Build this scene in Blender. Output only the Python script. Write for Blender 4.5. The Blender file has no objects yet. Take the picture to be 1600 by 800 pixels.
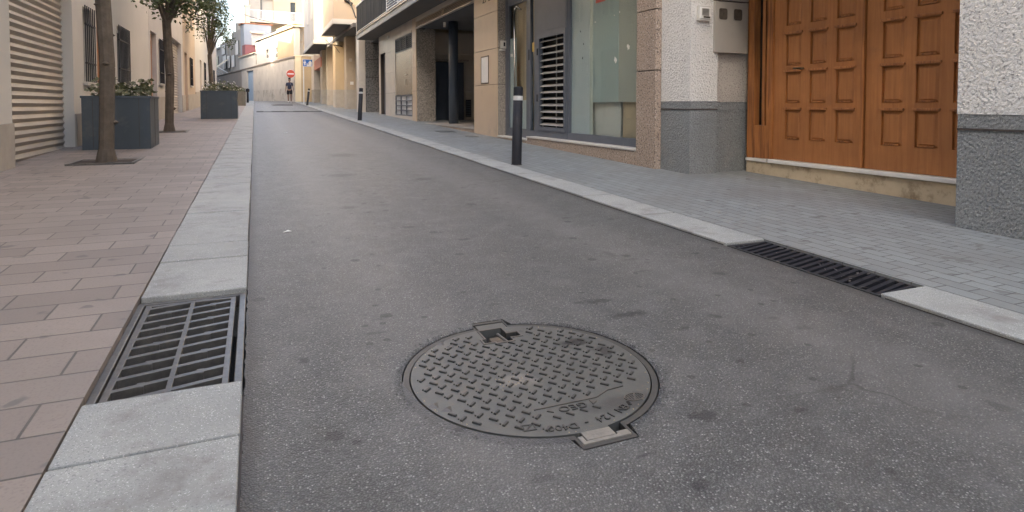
import bpy, bmesh, math, random
from mathutils import Vector, Matrix
from mathutils.geometry import tessellate_polygon
random.seed(7)
S = 0.02291                                   # the street climbs 2.3 %
FLAT = 53.0                                   # and levels out past this y
def gz(y): return S * max(-40.0, min(FLAT, y))
scn = bpy.context.scene
C = scn.collection

# ------------------------------------------------------------------ camera
cd = bpy.data.cameras.new('camera'); cam = bpy.data.objects.new('camera', cd); C.objects.link(cam)
p, yaw = 0.0372884, 0.3941423
F = Vector((0, math.cos(p), -math.sin(p))); U = Vector((0, math.sin(p), math.cos(p))); RT = Vector((1, 0, 0))
M = Matrix.Rotation(-yaw, 3, 'Z')
F, U, RT = M @ F, M @ U, M @ RT
cam.matrix_world = Matrix(((RT.x, U.x, -F.x, 0), (RT.y, U.y, -F.y, 0), (RT.z, U.z, -F.z, .97), (0, 0, 0, 1)))
cd.sensor_width = 36; cd.lens = 965 / 1600 * 36; cd.shift_y = -201 / 1600
cd.clip_start = .05; cd.clip_end = 3000
scn.camera = cam

# ------------------------------------------------------------------ light
SUN_EL, SUN_DIR = math.radians(30), (0.80, 0.60)          # horizontal direction in which the light travels
w = bpy.data.worlds.new('World'); scn.world = w; w.use_nodes = True
nt = w.node_tree; bg = nt.nodes['Background']
sky = nt.nodes.new('ShaderNodeTexSky'); sky.sky_type = 'NISHITA'; sky.sun_disc = False
sky.sun_elevation = SUN_EL; sky.sun_rotation = math.atan2(-SUN_DIR[0], -SUN_DIR[1])
sky.air_density = 1.0; sky.dust_density = 7.0; sky.ozone_density = .35
nt.links.new(sky.outputs[0], bg.inputs[0]); bg.inputs[1].default_value = .15
sl = bpy.data.lights.new('sun', 'SUN'); sun = bpy.data.objects.new('sun', sl); C.objects.link(sun)
sl.energy = 2.0; sl.angle = math.radians(.5); sl.color = (1, .89, .74)
d = Vector((SUN_DIR[0] * math.cos(SUN_EL), SUN_DIR[1] * math.cos(SUN_EL), -math.sin(SUN_EL)))
sun.rotation_euler = d.to_track_quat('-Z', 'Y').to_euler()
vs = scn.view_settings; vs.view_transform = 'Standard'; vs.look = 'None'; vs.gamma = 1; vs.use_curve_mapping = False
vs.exposure = 2.93
scn.cycles.max_bounces = 8; scn.cycles.diffuse_bounces = 5; scn.cycles.use_denoising = True

# ------------------------------------------------------------------ materials
def mat(name, c, c2=None, sc=3.0, rough=.7, bump=0.0, bsc=40.0, speck=None, stain=None, metal=0.0, spec=.5, amt=1.0, bdist=.01, coat=0, wave=None, spots=()):
    """colour c mottled to c2 at scale sc; speck=(colour, scale, threshold, softness); stain=(colour, scale, threshold, amount)"""
    m = bpy.data.materials.new(name); m.use_nodes = True
    t = m.node_tree; N = t.nodes; L = t.links; b = N['Principled BSDF']
    b.inputs['Roughness'].default_value = rough; b.inputs['Metallic'].default_value = metal
    b.inputs['Specular IOR Level'].default_value = spec; b.inputs['Coat Weight'].default_value = coat
    tc = N.new('ShaderNodeTexCoord'); co = tc.outputs['Object']
    def rgb(v): return (v[0], v[1], v[2], 1)
    cur = None
    if c2 is None: c2 = tuple(x * .86 for x in c)
    n = N.new('ShaderNodeTexNoise'); n.inputs['Scale'].default_value = sc; n.inputs['Detail'].default_value = 6; n.inputs['Roughness'].default_value = .65
    L.new(co, n.inputs['Vector'])
    r = N.new('ShaderNodeValToRGB'); r.color_ramp.elements[0].position = .32; r.color_ramp.elements[1].position = .68
    r.color_ramp.elements[0].color = rgb(c); r.color_ramp.elements[1].color = rgb(c2)
    L.new(n.outputs['Fac'], r.inputs[0]); cur = r.outputs[0]
    def mixin(fac, col):
        nonlocal cur
        mx = N.new('ShaderNodeMix'); mx.data_type = 'RGBA'
        L.new(fac, mx.inputs[0]); L.new(cur, mx.inputs[6]); mx.inputs[7].default_value = rgb(col); cur = mx.outputs[2]
    for sp in (speck or []):
        v = N.new('ShaderNodeTexNoise'); v.inputs['Scale'].default_value = sp[1]; v.inputs['Detail'].default_value = 2
        L.new(co, v.inputs['Vector'])
        mr = N.new('ShaderNodeMapRange'); mr.inputs[1].default_value = sp[2]; mr.inputs[2].default_value = sp[2] + sp[3]
        L.new(v.outputs['Fac'], mr.inputs[0]); mixin(mr.outputs[0], sp[0])
    if stain:
        v = N.new('ShaderNodeTexNoise'); v.inputs['Scale'].default_value = stain[1]; v.inputs['Detail'].default_value = 8; v.inputs['Roughness'].default_value = .7
        L.new(co, v.inputs['Vector'])
        mr = N.new('ShaderNodeMapRange'); mr.inputs[1].default_value = stain[2]; mr.inputs[2].default_value = stain[2] + .14; mr.inputs[4].default_value = stain[3]
        L.new(v.outputs['Fac'], mr.inputs[0]); mixin(mr.outputs[0], stain[0])
    if wave:                                   # wood grain: (colour, axis stretch)
        mp = N.new('ShaderNodeMapping'); mp.inputs['Scale'].default_value = wave[1]; L.new(co, mp.inputs[0])
        v = N.new('ShaderNodeTexNoise'); v.inputs['Scale'].default_value = 1; v.inputs['Detail'].default_value = 6; v.inputs['Distortion'].default_value = .8
        L.new(mp.outputs[0], v.inputs['Vector'])
        mr = N.new('ShaderNodeMapRange'); mr.inputs[1].default_value = .42; mr.inputs[2].default_value = .66; mr.inputs[4].default_value = wave[2]
        L.new(v.outputs['Fac'], mr.inputs[0]); mixin(mr.outputs[0], wave[0])
    for (sx, sy, rx, ry, col, am) in spots:      # marks with a place of their own
        mp = N.new('ShaderNodeMapping'); mp.inputs['Location'].default_value = (-sx / rx, -sy / ry, 0); mp.inputs['Scale'].default_value = (1 / rx, 1 / ry, 0); L.new(co, mp.inputs[0])
        ln = N.new('ShaderNodeVectorMath'); ln.operation = 'LENGTH'; L.new(mp.outputs[0], ln.inputs[0])
        v = N.new('ShaderNodeTexNoise'); v.inputs['Scale'].default_value = 1.2 / rx; v.inputs['Detail'].default_value = 3; L.new(co, v.inputs['Vector'])
        ad = N.new('ShaderNodeMath'); ad.operation = 'MULTIPLY_ADD'; ad.inputs[1].default_value = 2.2; L.new(v.outputs['Fac'], ad.inputs[0]); L.new(ln.outputs['Value'], ad.inputs[2])
        mr = N.new('ShaderNodeMapRange'); mr.inputs[1].default_value = 1.7; mr.inputs[2].default_value = 2.3; mr.inputs[3].default_value = am; mr.inputs[4].default_value = 0
        L.new(ad.outputs[0], mr.inputs[0]); mixin(mr.outputs[0], col)
    L.new(cur, b.inputs['Base Color'])
    if bump:
        v = N.new('ShaderNodeTexNoise'); v.inputs['Scale'].default_value = bsc; v.inputs['Detail'].default_value = 4
        L.new(co, v.inputs['Vector'])
        bp = N.new('ShaderNodeBump'); bp.inputs['Strength'].default_value = bump; bp.inputs['Distance'].default_value = bdist
        L.new(v.outputs['Fac'], bp.inputs['Height']); L.new(bp.outputs[0], b.inputs['Normal'])
    return m

MT = {}
def add(k, *a, **kw): MT[k] = mat(k, *a, **kw); return MT[k]
add('cast_iron', (.138, .143, .135), (.106, .110, .105), sc=9, rough=.48, bump=.35, bsc=300, bdist=.002, metal=.45,
    speck=[((.15, .135, .115), 45, .60, .14)], stain=((.04, .04, .041), 6.5, .62, .8),
    spots=((.262, .155, .06, .035, (.022, .022, .024), .85), (.325, .05, .035, .04, (.028, .028, .03), .8), (.06, .33, .05, .03, (.03, .03, .032), .7), (-.07, -.05, .07, .04, (.24, .23, .21), .6), (.2, -.30, .12, .05, (.05, .05, .052), .6)))
add('cast_iron_worn', (.15, .14, .125), (.095, .09, .085), sc=30, rough=.42, metal=.5, bump=.3, bsc=200, bdist=.002)
add('rust_dust', (.16, .125, .09), (.10, .08, .062), sc=60, rough=.95, bump=.8, bsc=200, bdist=.004)
add('pit_dark', (.012, .012, .012), rough=.95)
add('kerb_granite', (.325, .333, .31), (.24, .247, .232), sc=2.5, rough=.72, bump=.5, bsc=90, bdist=.004,
    speck=[((.20, .20, .20), 160, .60, .05), ((.60, .60, .59), 230, .64, .04)], stain=((.17, .16, .15), 4, .52, .7))
add('granite_brown', (.36, .285, .225), (.30, .235, .185), sc=2, rough=.6, bump=.25, bsc=160, bdist=.003,
    speck=[((.13, .10, .08), 46, .56, .05), ((.60, .53, .47), 62, .60, .05)])
add('granite_grey', (.30, .265, .225), (.26, .23, .20), sc=2, rough=.65, bump=.5, bsc=90, bdist=.006,
    speck=[((.145, .13, .112), 40, .52, .06), ((.44, .40, .35), 48, .57, .06)])
add('granite_dark', (.17, .165, .155), (.14, .135, .13), sc=2, rough=.65, bump=.5, bsc=70, bdist=.006,
    speck=[((.06, .06, .06), 18, .52, .05), ((.28, .27, .25), 26, .58, .05)])
add('stone_beige', (.56, .435, .30), (.50, .385, .27), sc=1.3, rough=.30, bump=.04, bsc=8,
    speck=[((.40, .31, .22), 120, .62, .06)], stain=((.34, .28, .22), 2.2, .55, .45))
add('stone_pale', (.55, .50, .43), (.46, .42, .37), sc=1.6, rough=.28, stain=((.36, .31, .26), 1.5, .55, .5))
add('groove', (.06, .05, .045), rough=.9)
add('plinth_marble', (.58, .56, .52), (.46, .44, .40), sc=8, rough=.5, stain=((.2, .18, .15), 9, .58, .6))
add('threshold_marble', (.78, .76, .72), (.68, .66, .62), sc=8, rough=.45)
add('step_stone', (.56, .47, .33), (.44, .36, .25), sc=5, rough=.6, bump=.2, bsc=60, stain=((.22, .16, .10), 5, .52, .85))
add('render_white', (.70, .69, .66), (.63, .62, .59), sc=1.5, rough=.9, bump=1.0, bsc=48, bdist=.022,
    speck=[((.36, .355, .34), 52, .58, .10)])
add('render_grey', (.235, .25, .252), (.20, .213, .216), sc=2.0, rough=.9, bump=1.0, bsc=48, bdist=.022,
    speck=[((.12, .128, .13), 72, .57, .08), ((.34, .35, .35), 80, .61, .07)], stain=((.29, .28, .26), 2.6, .56, .5))
add('panel_stone', (.52, .49, .44), (.45, .42, .38), sc=3, rough=.8, bump=.9, bsc=48, bdist=.015, speck=[((.30, .28, .25), 55, .56, .08)])
add('meter_paint', (.37, .35, .31), (.34, .32, .285), sc=4, rough=.5)
add('meter_glass', (.06, .052, .045), (.10, .088, .072), sc=20, rough=.15)
add('plastic_white', (.60, .58, .53), rough=.45); add('plastic_bright', (.78, .77, .73), rough=.4)
add('wood_door', (.43, .18, .058), (.32, .13, .043), sc=1.6, rough=.5, stain=((.22, .10, .045), 2.6, .56, .55), bump=.1, bsc=30, wave=((.27, .10, .03), (28, 28, 1.6), .6))
add('wood_frame', (.46, .19, .06), (.34, .135, .043), sc=3, rough=.42, wave=((.15, .052, .02), (30, 30, 1.5), .8))
add('dark_glass', (.02, .02, .02), rough=.08)
add('brass_dark', (.10, .08, .05), rough=.35, metal=.8)
add('metal_slate', (.105, .120, .145), (.085, .098, .12), sc=3, rough=.40, spec=.5, stain=((.16, .17, .19), 4, .58, .5))
add('metal_slat', (.46, .445, .42), (.36, .35, .33), sc=6, rough=.45, metal=.2)
add('stainless', (.55, .53, .49), rough=.22, metal=1)
add('steel_door', (.45, .37, .27), (.38, .31, .23), sc=1.2, rough=.25, metal=.75)
add('navy_paint', (.062, .080, .112), (.052, .068, .096), sc=2, rough=.42)
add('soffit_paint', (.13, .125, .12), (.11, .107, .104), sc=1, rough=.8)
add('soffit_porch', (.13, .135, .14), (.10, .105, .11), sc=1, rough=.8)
add('slab_edge', (.42, .43, .42), (.36, .37, .36), sc=2, rough=.7)
add('porch_floor', (.40, .36, .31), (.33, .30, .26), sc=4, rough=.35)
add('board_grey', (.034, .038, .043), (.026, .029, .032), sc=3, rough=.75, spec=.15, wave=((.06, .06, .05), (30, 30, 1.2), .6))
add('blind_white', (.62, .64, .67), (.52, .54, .57), sc=4, rough=.5)
add('stucco_cream', (.66, .585, .46), (.59, .52, .41), sc=.8, rough=.9, bump=.3, bsc=30)
add('stucco_white', (.58, .555, .505), (.52, .50, .455), sc=.6, rough=.9)
add('stucco_grey', (.50, .48, .45), (.43, .41, .385), sc=.6, rough=.9)
add('stucco_beige', (.50, .405, .30), (.44, .355, .265), sc=.5, rough=.9)
add('wall_old', (.56, .51, .44), (.45, .405, .35), sc=.7, rough=.95, bump=.4, bsc=12, stain=((.27, .25, .22), .9, .57, .7))
add('wall_old_base', (.54, .49, .42), (.43, .385, .33), sc=.7, rough=.95, bump=.5, bsc=12, stain=((.20, .19, .16), .9, .50, .8))
add('wall_brown', (.30, .25, .205), (.25, .21, .175), sc=.8, rough=.95)
add('sandstone', (.54, .42, .26), (.46, .35, .22), sc=.8, rough=.9, bump=.4, bsc=8, stain=((.44, .36, .26), 1.4, .55, .5))
add('pilaster_cream', (.80, .70, .50), (.70, .60, .42), sc=.8, rough=.9)
add('pier_stone', (.47, .385, .28), (.39, .32, .235), sc=1.5, rough=.8, bump=.3, bsc=30, stain=((.27, .235, .19), 2, .56, .5))
add('pier_foot', (.40, .365, .31), (.33, .30, .26), sc=3, rough=.85, bump=.3, bsc=30)
add('shutter_metal', (.40, .36, .31), (.34, .31, .27), sc=3, rough=.5, metal=.2)
add('door_blue', (.30, .39, .50), (.25, .33, .43), sc=2, rough=.6)
add('pink_wall', (.28, .11, .115), (.25, .10, .10), sc=1, rough=.85)
add('bluegrey_wall', (.36, .39, .42), (.32, .35, .38), sc=.6, rough=.9)
add('roof_tile', (.40, .18, .10), (.30, .14, .08), sc=8, rough=.9)
add('rail_white', (.78, .78, .76), rough=.5)
add('window_dark', (.05, .055, .06), rough=.12)
add('curtain', (.55, .55, .52), rough=.8)
add('sign_red', (.62, .10, .06), rough=.45); add('sign_orange', (.62, .22, .12), (.56, .19, .10), rough=.5)
add('sign_white', (.85, .85, .84), rough=.45); add('sign_blue', (.02, .14, .50), rough=.45)
add('bollard_black', (.016, .017, .022), (.024, .025, .030), sc=6, rough=.6, spec=.22)
add('stucco_dull', (.42, .385, .335), (.37, .34, .295), sc=.8, rough=.9)
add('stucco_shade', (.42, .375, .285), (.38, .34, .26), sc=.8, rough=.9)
add('iron_tread', (.082, .080, .075), (.064, .063, .060), sc=20, rough=.5, metal=.4)
add('iron_rubbed', (.27, .255, .225), (.20, .19, .168), sc=40, rough=.5, metal=.35, bump=.4, bsc=150, bdist=.003)
add('bollard_band', (.62, .62, .61), (.5, .5, .49), sc=30, rough=.5)
add('planter_slate', (.050, .066, .080), (.043, .057, .070), sc=3, rough=.5, stain=((.10, .105, .10), 3.5, .56, .6))
add('planter_brown', (.16, .145, .115), (.13, .12, .097), sc=3, rough=.6, stain=((.21, .19, .16), 3.5, .56, .6))
add('soil', (.05, .035, .025), rough=1)
add('bark', (.12, .095, .07), (.07, .055, .04), sc=8, rough=.95, bump=1, bsc=20)
add('leaf', (.085, .105, .03), (.05, .07, .02), sc=3, rough=.6)
add('leaf_olive', (.12, .12, .055), (.09, .10, .045), sc=3, rough=.6)
add('petal', (.70, .66, .55), rough=.7)
add('paper', (.80, .80, .76), rough=.7); add('paper_yellow', (.62, .45, .12), rough=.7)
add('rubber_black', (.025, .025, .026), (.045, .043, .04), sc=12, rough=.85, bump=.6, bsc=40)
add('canvas', (.62, .52, .36), rough=.9)
add('skin', (.25, .15, .105), rough=.55); add('hair', (.025, .02, .018), rough=.7)
add('shirt_navy', (.030, .036, .070), rough=.9); add('shorts_black', (.018, .018, .022), rough=.9); add('shoe_white', (.75, .74, .72), rough=.6)
add('film_green', (.315, .385, .375), (.29, .36, .355), sc=1.2, rough=.3, spec=.3, coat=.15)
add('film_dim', (.325, .335, .30), (.30, .315, .285), sc=1.0, rough=.3, spec=.3, coat=.15)
add('film_blue', (.42, .475, .495), (.37, .425, .45), sc=1.3, rough=.3, spec=.3, coat=.15)
add('film_edge', (.48, .53, .48), rough=.2, coat=.5)
add('panel_white', (.50, .50, .46), (.44, .44, .41), sc=2, rough=.7); add('panel_beige', (.42, .33, .22), (.37, .29, .20), sc=2, rough=.7)
add('cable', (.02, .02, .02), rough=.7)
add('lantern_metal', (.06, .055, .045), rough=.5); add('lantern_glass', (.75, .72, .62), rough=.3)

def glass_mat():
    m = bpy.data.materials.new('shop_glass'); m.use_nodes = True; t = m.node_tree; N = t.nodes; L = t.links
    for n in list(N):
        if n.type == 'BSDF_PRINCIPLED': N.remove(n)
    tr = N.new('ShaderNodeBsdfTransparent'); tr.inputs[0].default_value = (.95, .975, .965, 1)
    gl = N.new('ShaderNodeBsdfGlossy'); gl.inputs['Roughness'].default_value = .02
    fr = N.new('ShaderNodeFresnel'); fr.inputs[0].default_value = 1.38
    ge = N.new('ShaderNodeNewGeometry'); ms = N.new('ShaderNodeMath'); ms.operation = 'SUBTRACT'; ms.use_clamp = True
    L.new(fr.outputs[0], ms.inputs[0]); L.new(ge.outputs['Backfacing'], ms.inputs[1])
    mx = N.new('ShaderNodeMixShader'); L.new(ms.outputs[0], mx.inputs[0]); L.new(tr.outputs[0], mx.inputs[1]); L.new(gl.outputs[0], mx.inputs[2])
    L.new(mx.outputs[0], N['Material Output'].inputs[0]); return m
MT['glass'] = glass_mat()

def asphalt():
    m = bpy.data.materials.new('asphalt'); m.use_nodes = True; t = m.node_tree; N = t.nodes; L = t.links; b = N['Principled BSDF']
    tc = N.new('ShaderNodeTexCoord'); co = tc.outputs['Object']
    def noise(sc, det=3, rough=.5, vec=None):
        n = N.new('ShaderNodeTexNoise'); n.inputs['Scale'].default_value = sc; n.inputs['Detail'].default_value = det; n.inputs['Roughness'].default_value = rough
        L.new(vec or co, n.inputs['Vector']); return n
    def mrange(src, a, c, lo=0, hi=1):
        r = N.new('ShaderNodeMapRange'); r.inputs[1].default_value = a; r.inputs[2].default_value = c; r.inputs[3].default_value = lo; r.inputs[4].default_value = hi
        L.new(src, r.inputs[0]); return r.outputs[0]
    def mix(f, a, col, ty='MIX'):
        x = N.new('ShaderNodeMix'); x.data_type = 'RGBA'; x.blend_type = ty
        L.new(f, x.inputs[0]) if not isinstance(f, float) else setattr(x.inputs[0], 'default_value', f)
        L.new(a, x.inputs[6])
        if isinstance(col, tuple): x.inputs[7].default_value = (*col, 1)
        else: L.new(col, x.inputs[7])
        return x.outputs[2]
    vo = N.new('ShaderNodeTexVoronoi'); vo.inputs['Scale'].default_value = 180; L.new(co, vo.inputs['Vector'])   # aggregate stones
    r = N.new('ShaderNodeValToRGB'); e = r.color_ramp.elements
    e[0].color = (.052, .051, .048, 1); e[0].position = 0; e[1].color = (.46, .47, .435, 1); e[1].position = 1
    for pos, v in ((.35, .103), (.72, .145), (.90, .215)):
        q = e.new(pos); q.color = (v * .96, v * 1.0, v * .925, 1)
    sep = N.new('ShaderNodeSeparateColor'); L.new(vo.outputs['Color'], sep.inputs[0]); L.new(sep.outputs[0], r.inputs[0])
    cur = r.outputs[0]
    cur = mix(mrange(vo.outputs['Distance'], .34, .62), cur, (.06, .059, .059))
    big = noise(1.1, 5, .6)
    cur = mix(mrange(big.outputs['Fac'], .35, .7, 0, .35), cur, (.086, .088, .083))
    mid = noise(7, 4, .6)
    cur = mix(mrange(mid.outputs['Fac'], .45, .75, 0, .30), cur, (.22, .215, .205))
    # oil spots and chewing-gum marks lying on the road, each with its own ragged outline
    spots = [(1.25, 3.82, .045, .03), (1.66, 3.76, .03, .02), (1.95, 3.17, .03, .06), (2.00, 3.02, .05, .02), (1.46, 2.47, .07, .03), (1.50, 2.27, .09, .03),
             (1.22, 1.47, .04, .022), (1.235, 1.452, .03, .02), (1.0, 1.2, .032, .02), (.65, 1.37, .03, .012), (1.61, 1.72, .02, .015), (1.37, 2.48, .03, .015), (1.93, 2.80, .05, .015),
             (.43, 2.46, .05, .015), (2.3, 2.62, .04, .03), (2.45, 3.0, .03, .02), (1.0, 4.3, .05, .04), (.7, 5.2, .07, .06), (2.2, 4.2, .05, .03), (1.7, 5.0, .05, .05), (.9, 7.2, .15, .12),
             (1.7, 6.6, .12, .10), (1.2, 9.4, .2, .25), (1.62, 2.05, .03, .02), (.15, 2.3, .02, .02), (.95, 1.36, .03, .008), (1.53, 1.38, .025, .012), (2.05, 2.0, .03, .02), (1.05, 1.05, .02, .015)]
    wob = noise(34, 3, .6)
    acc = None
    for (x, y, rx, ry) in spots:
        mp = N.new('ShaderNodeMapping'); mp.vector_type = 'POINT'; mp.inputs['Location'].default_value = (-x / rx, -y / ry, 0)
        mp.inputs['Scale'].default_value = (1 / rx, 1 / ry, 0); L.new(co, mp.inputs[0])
        ln = N.new('ShaderNodeVectorMath'); ln.operation = 'LENGTH'; L.new(mp.outputs[0], ln.inputs[0])
        if acc is None: acc = ln.outputs['Value']
        else:
            mi = N.new('ShaderNodeMath'); mi.operation = 'MINIMUM'; L.new(acc, mi.inputs[0]); L.new(ln.outputs['Value'], mi.inputs[1]); acc = mi.outputs[0]
    ad = N.new('ShaderNodeMath'); ad.operation = 'MULTIPLY_ADD'; ad.inputs[1].default_value = 2.6; L.new(wob.outputs['Fac'], ad.inputs[0]); L.new(acc, ad.inputs[2])
    spot = mrange(ad.outputs[0], 1.9, 2.5, .72, 0)
    cur = mix(spot, cur, (.022, .022, .023))
    mp = N.new('ShaderNodeMapping'); mp.inputs['Location'].default_value = (-.868, -1.925, 0); mp.inputs['Scale'].default_value = (1, 1, 0); L.new(co, mp.inputs[0])
    ln = N.new('ShaderNodeVectorMath'); ln.operation = 'LENGTH'; L.new(mp.outputs[0], ln.inputs[0])      # tar seam round the manhole
    ad = N.new('ShaderNodeMath'); ad.operation = 'MULTIPLY_ADD'; ad.inputs[1].default_value = .07; L.new(wob.outputs['Fac'], ad.inputs[0]); L.new(ln.outputs['Value'], ad.inputs[2])
    cur = mix(mrange(ad.outputs[0], .470, .492, .75, 0), cur, (.045, .045, .048))
    # grime along both gutters, faint polished wheel tracks, a few hairline cracks
    sx = N.new('ShaderNodeSeparateXYZ'); L.new(co, sx.inputs[0]); wv = noise(3.0, 5, .65)
    def band(x0, wd, hi, col, cur):
        a = N.new('ShaderNodeMath'); a.operation = 'SUBTRACT'; a.inputs[1].default_value = x0; L.new(sx.outputs['X'], a.inputs[0])
        a2 = N.new('ShaderNodeMath'); a2.operation = 'ABSOLUTE'; L.new(a.outputs[0], a2.inputs[0])
        a3 = N.new('ShaderNodeMath'); a3.operation = 'MULTIPLY_ADD'; a3.inputs[1].default_value = wd * 1.6; L.new(wv.outputs['Fac'], a3.inputs[0]); L.new(a2.outputs[0], a3.inputs[2])
        return mix(mrange(a3.outputs[0], wd, wd * 2.0, hi, 0), cur, col)
    cur = band(-.04, .05, .75, (.050, .047, .043), cur); cur = band(2.75, .07, .65, (.050, .047, .043), cur)
    cur = band(.55, .28, .22, (.22, .213, .20), cur); cur = band(2.05, .28, .22, (.22, .213, .20), cur)
    dn = noise(2.2, 4, .6); ws = N.new('ShaderNodeMix'); ws.data_type = 'RGBA'; ws.inputs[0].default_value = .22; L.new(co, ws.inputs[6]); L.new(dn.outputs['Color'], ws.inputs[7])
    ck = N.new('ShaderNodeTexVoronoi'); ck.feature = 'DISTANCE_TO_EDGE'; ck.inputs['Scale'].default_value = .55; L.new(ws.outputs[2], ck.inputs['Vector'])
    gate = noise(.55, 2, .5)
    g1 = N.new('ShaderNodeMath'); g1.operation = 'MULTIPLY'; L.new(mrange(ck.outputs['Distance'], .0012, .0040, .75, 0), g1.inputs[0]); L.new(mrange(gate.outputs['Fac'], .56, .62), g1.inputs[1])
    cur = mix(g1.outputs[0], cur, (.045, .043, .04))
    for sc_, rad_, am_ in ((2.2, .095, .8), (4.6, .10, .75)):          # gum and oil specks, sharp and scattered
        gv = N.new('ShaderNodeTexVoronoi'); gv.inputs['Scale'].default_value = sc_; gv.voronoi_dimensions = '2D'; L.new(co, gv.inputs['Vector'])
        gs = N.new('ShaderNodeSeparateColor'); L.new(gv.outputs['Color'], gs.inputs[0])
        ga = N.new('ShaderNodeMath'); ga.operation = 'MULTIPLY_ADD'; ga.inputs[1].default_value = .06; L.new(wob.outputs['Fac'], ga.inputs[0]); L.new(gv.outputs['Distance'], ga.inputs[2])
        gm = N.new('ShaderNodeMath'); gm.operation = 'MULTIPLY'; L.new(mrange(ga.outputs[0], rad_ - .01, rad_, am_, 0), gm.inputs[0]); L.new(mrange(gs.outputs[1], .62, .66), gm.inputs[1])
        cur = mix(gm.outputs[0], cur, (.035, .035, .034))
    sp2 = noise(5.5, 2, .5); cur = mix(mrange(sp2.outputs['Fac'], .70, .74, 0, .4), cur, (.035, .034, .033))
    L.new(cur, b.inputs['Base Color'])
    b.inputs['Roughness'].default_value = .46; b.inputs['Specular IOR Level'].default_value = .45
    n2 = noise(60, 4, .6)
    inv = N.new('ShaderNodeMath'); inv.operation = 'MULTIPLY_ADD'; inv.inputs[1].default_value = -.9; L.new(vo.outputs['Distance'], inv.inputs[0]); L.new(n2.outputs['Fac'], inv.inputs[2])
    bp = N.new('ShaderNodeBump'); bp.inputs['Strength'].default_value = .7; bp.inputs['Distance'].default_value = .005
    L.new(inv.outputs[0], bp.inputs['Height']); L.new(bp.outputs[0], b.inputs['Normal'])
    return m
MT['asphalt'] = asphalt()

def pavers(name, c1, c2, mortar, bw, bh, rot=0, stain=(.16, .15, .14)):
    m = bpy.data.materials.new(name); m.use_nodes = True; t = m.node_tree; N = t.nodes; L = t.links; b = N['Principled BSDF']
    tc = N.new('ShaderNodeTexCoord'); mp = N.new('ShaderNodeMapping'); mp.inputs['Rotation'].default_value = (0, 0, rot); L.new(tc.outputs['Object'], mp.inputs[0])
    br = N.new('ShaderNodeTexBrick'); L.new(mp.outputs[0], br.inputs[0]); br.inputs['Scale'].default_value = 1
    br.inputs['Brick Width'].default_value = bw; br.inputs['Row Height'].default_value = bh; br.inputs['Mortar Size'].default_value = .0045; br.inputs['Mortar Smooth'].default_value = .3
    br.inputs['Color1'].default_value = (*c1, 1); br.inputs['Color2'].default_value = (*c2, 1); br.inputs['Mortar'].default_value = (*mortar, 1); br.inputs['Bias'].default_value = -.1
    def noise(sc, a, c, hi, col, cur, det=5):
        n = N.new('ShaderNodeTexNoise'); n.inputs['Scale'].default_value = sc; n.inputs['Detail'].default_value = det; L.new(tc.outputs['Object'], n.inputs['Vector'])
        r = N.new('ShaderNodeMapRange'); r.inputs[1].default_value = a; r.inputs[2].default_value = c; r.inputs[4].default_value = hi; L.new(n.outputs['Fac'], r.inputs[0])
        x = N.new('ShaderNodeMix'); x.data_type = 'RGBA'; L.new(r.outputs[0], x.inputs[0]); L.new(cur, x.inputs[6]); x.inputs[7].default_value = (*col, 1); return x.outputs[2]
    cur = noise(110, .5, .7, .5, tuple(x * .6 for x in c1), br.outputs['Color'])
    cur = noise(1.2, .45, .7, .55, stain, cur)
    cur = noise(7, .66, .70, .6, (.09, .085, .08), cur, 2)
    L.new(cur, b.inputs['Base Color']); b.inputs['Roughness'].default_value = .62
    bp = N.new('ShaderNodeBump'); bp.inputs['Strength'].default_value = .8; bp.inputs['Distance'].default_value = .006; bp.invert = True
    L.new(br.outputs['Fac'], bp.inputs['Height']); L.new(bp.outputs[0], b.inputs['Normal'])
    return m
MT['pavers_grey'] = pavers('pavers_grey', (.228, .244, .238), (.182, .192, .187), (.10, .10, .098), .20, .10, math.pi / 2, (.155, .15, .14))
MT['pavers_brown'] = pavers('pavers_brown', (.27, .225, .19), (.19, .16, .138), (.09, .08, .07), .40, .20, 0, (.17, .145, .125))

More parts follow.
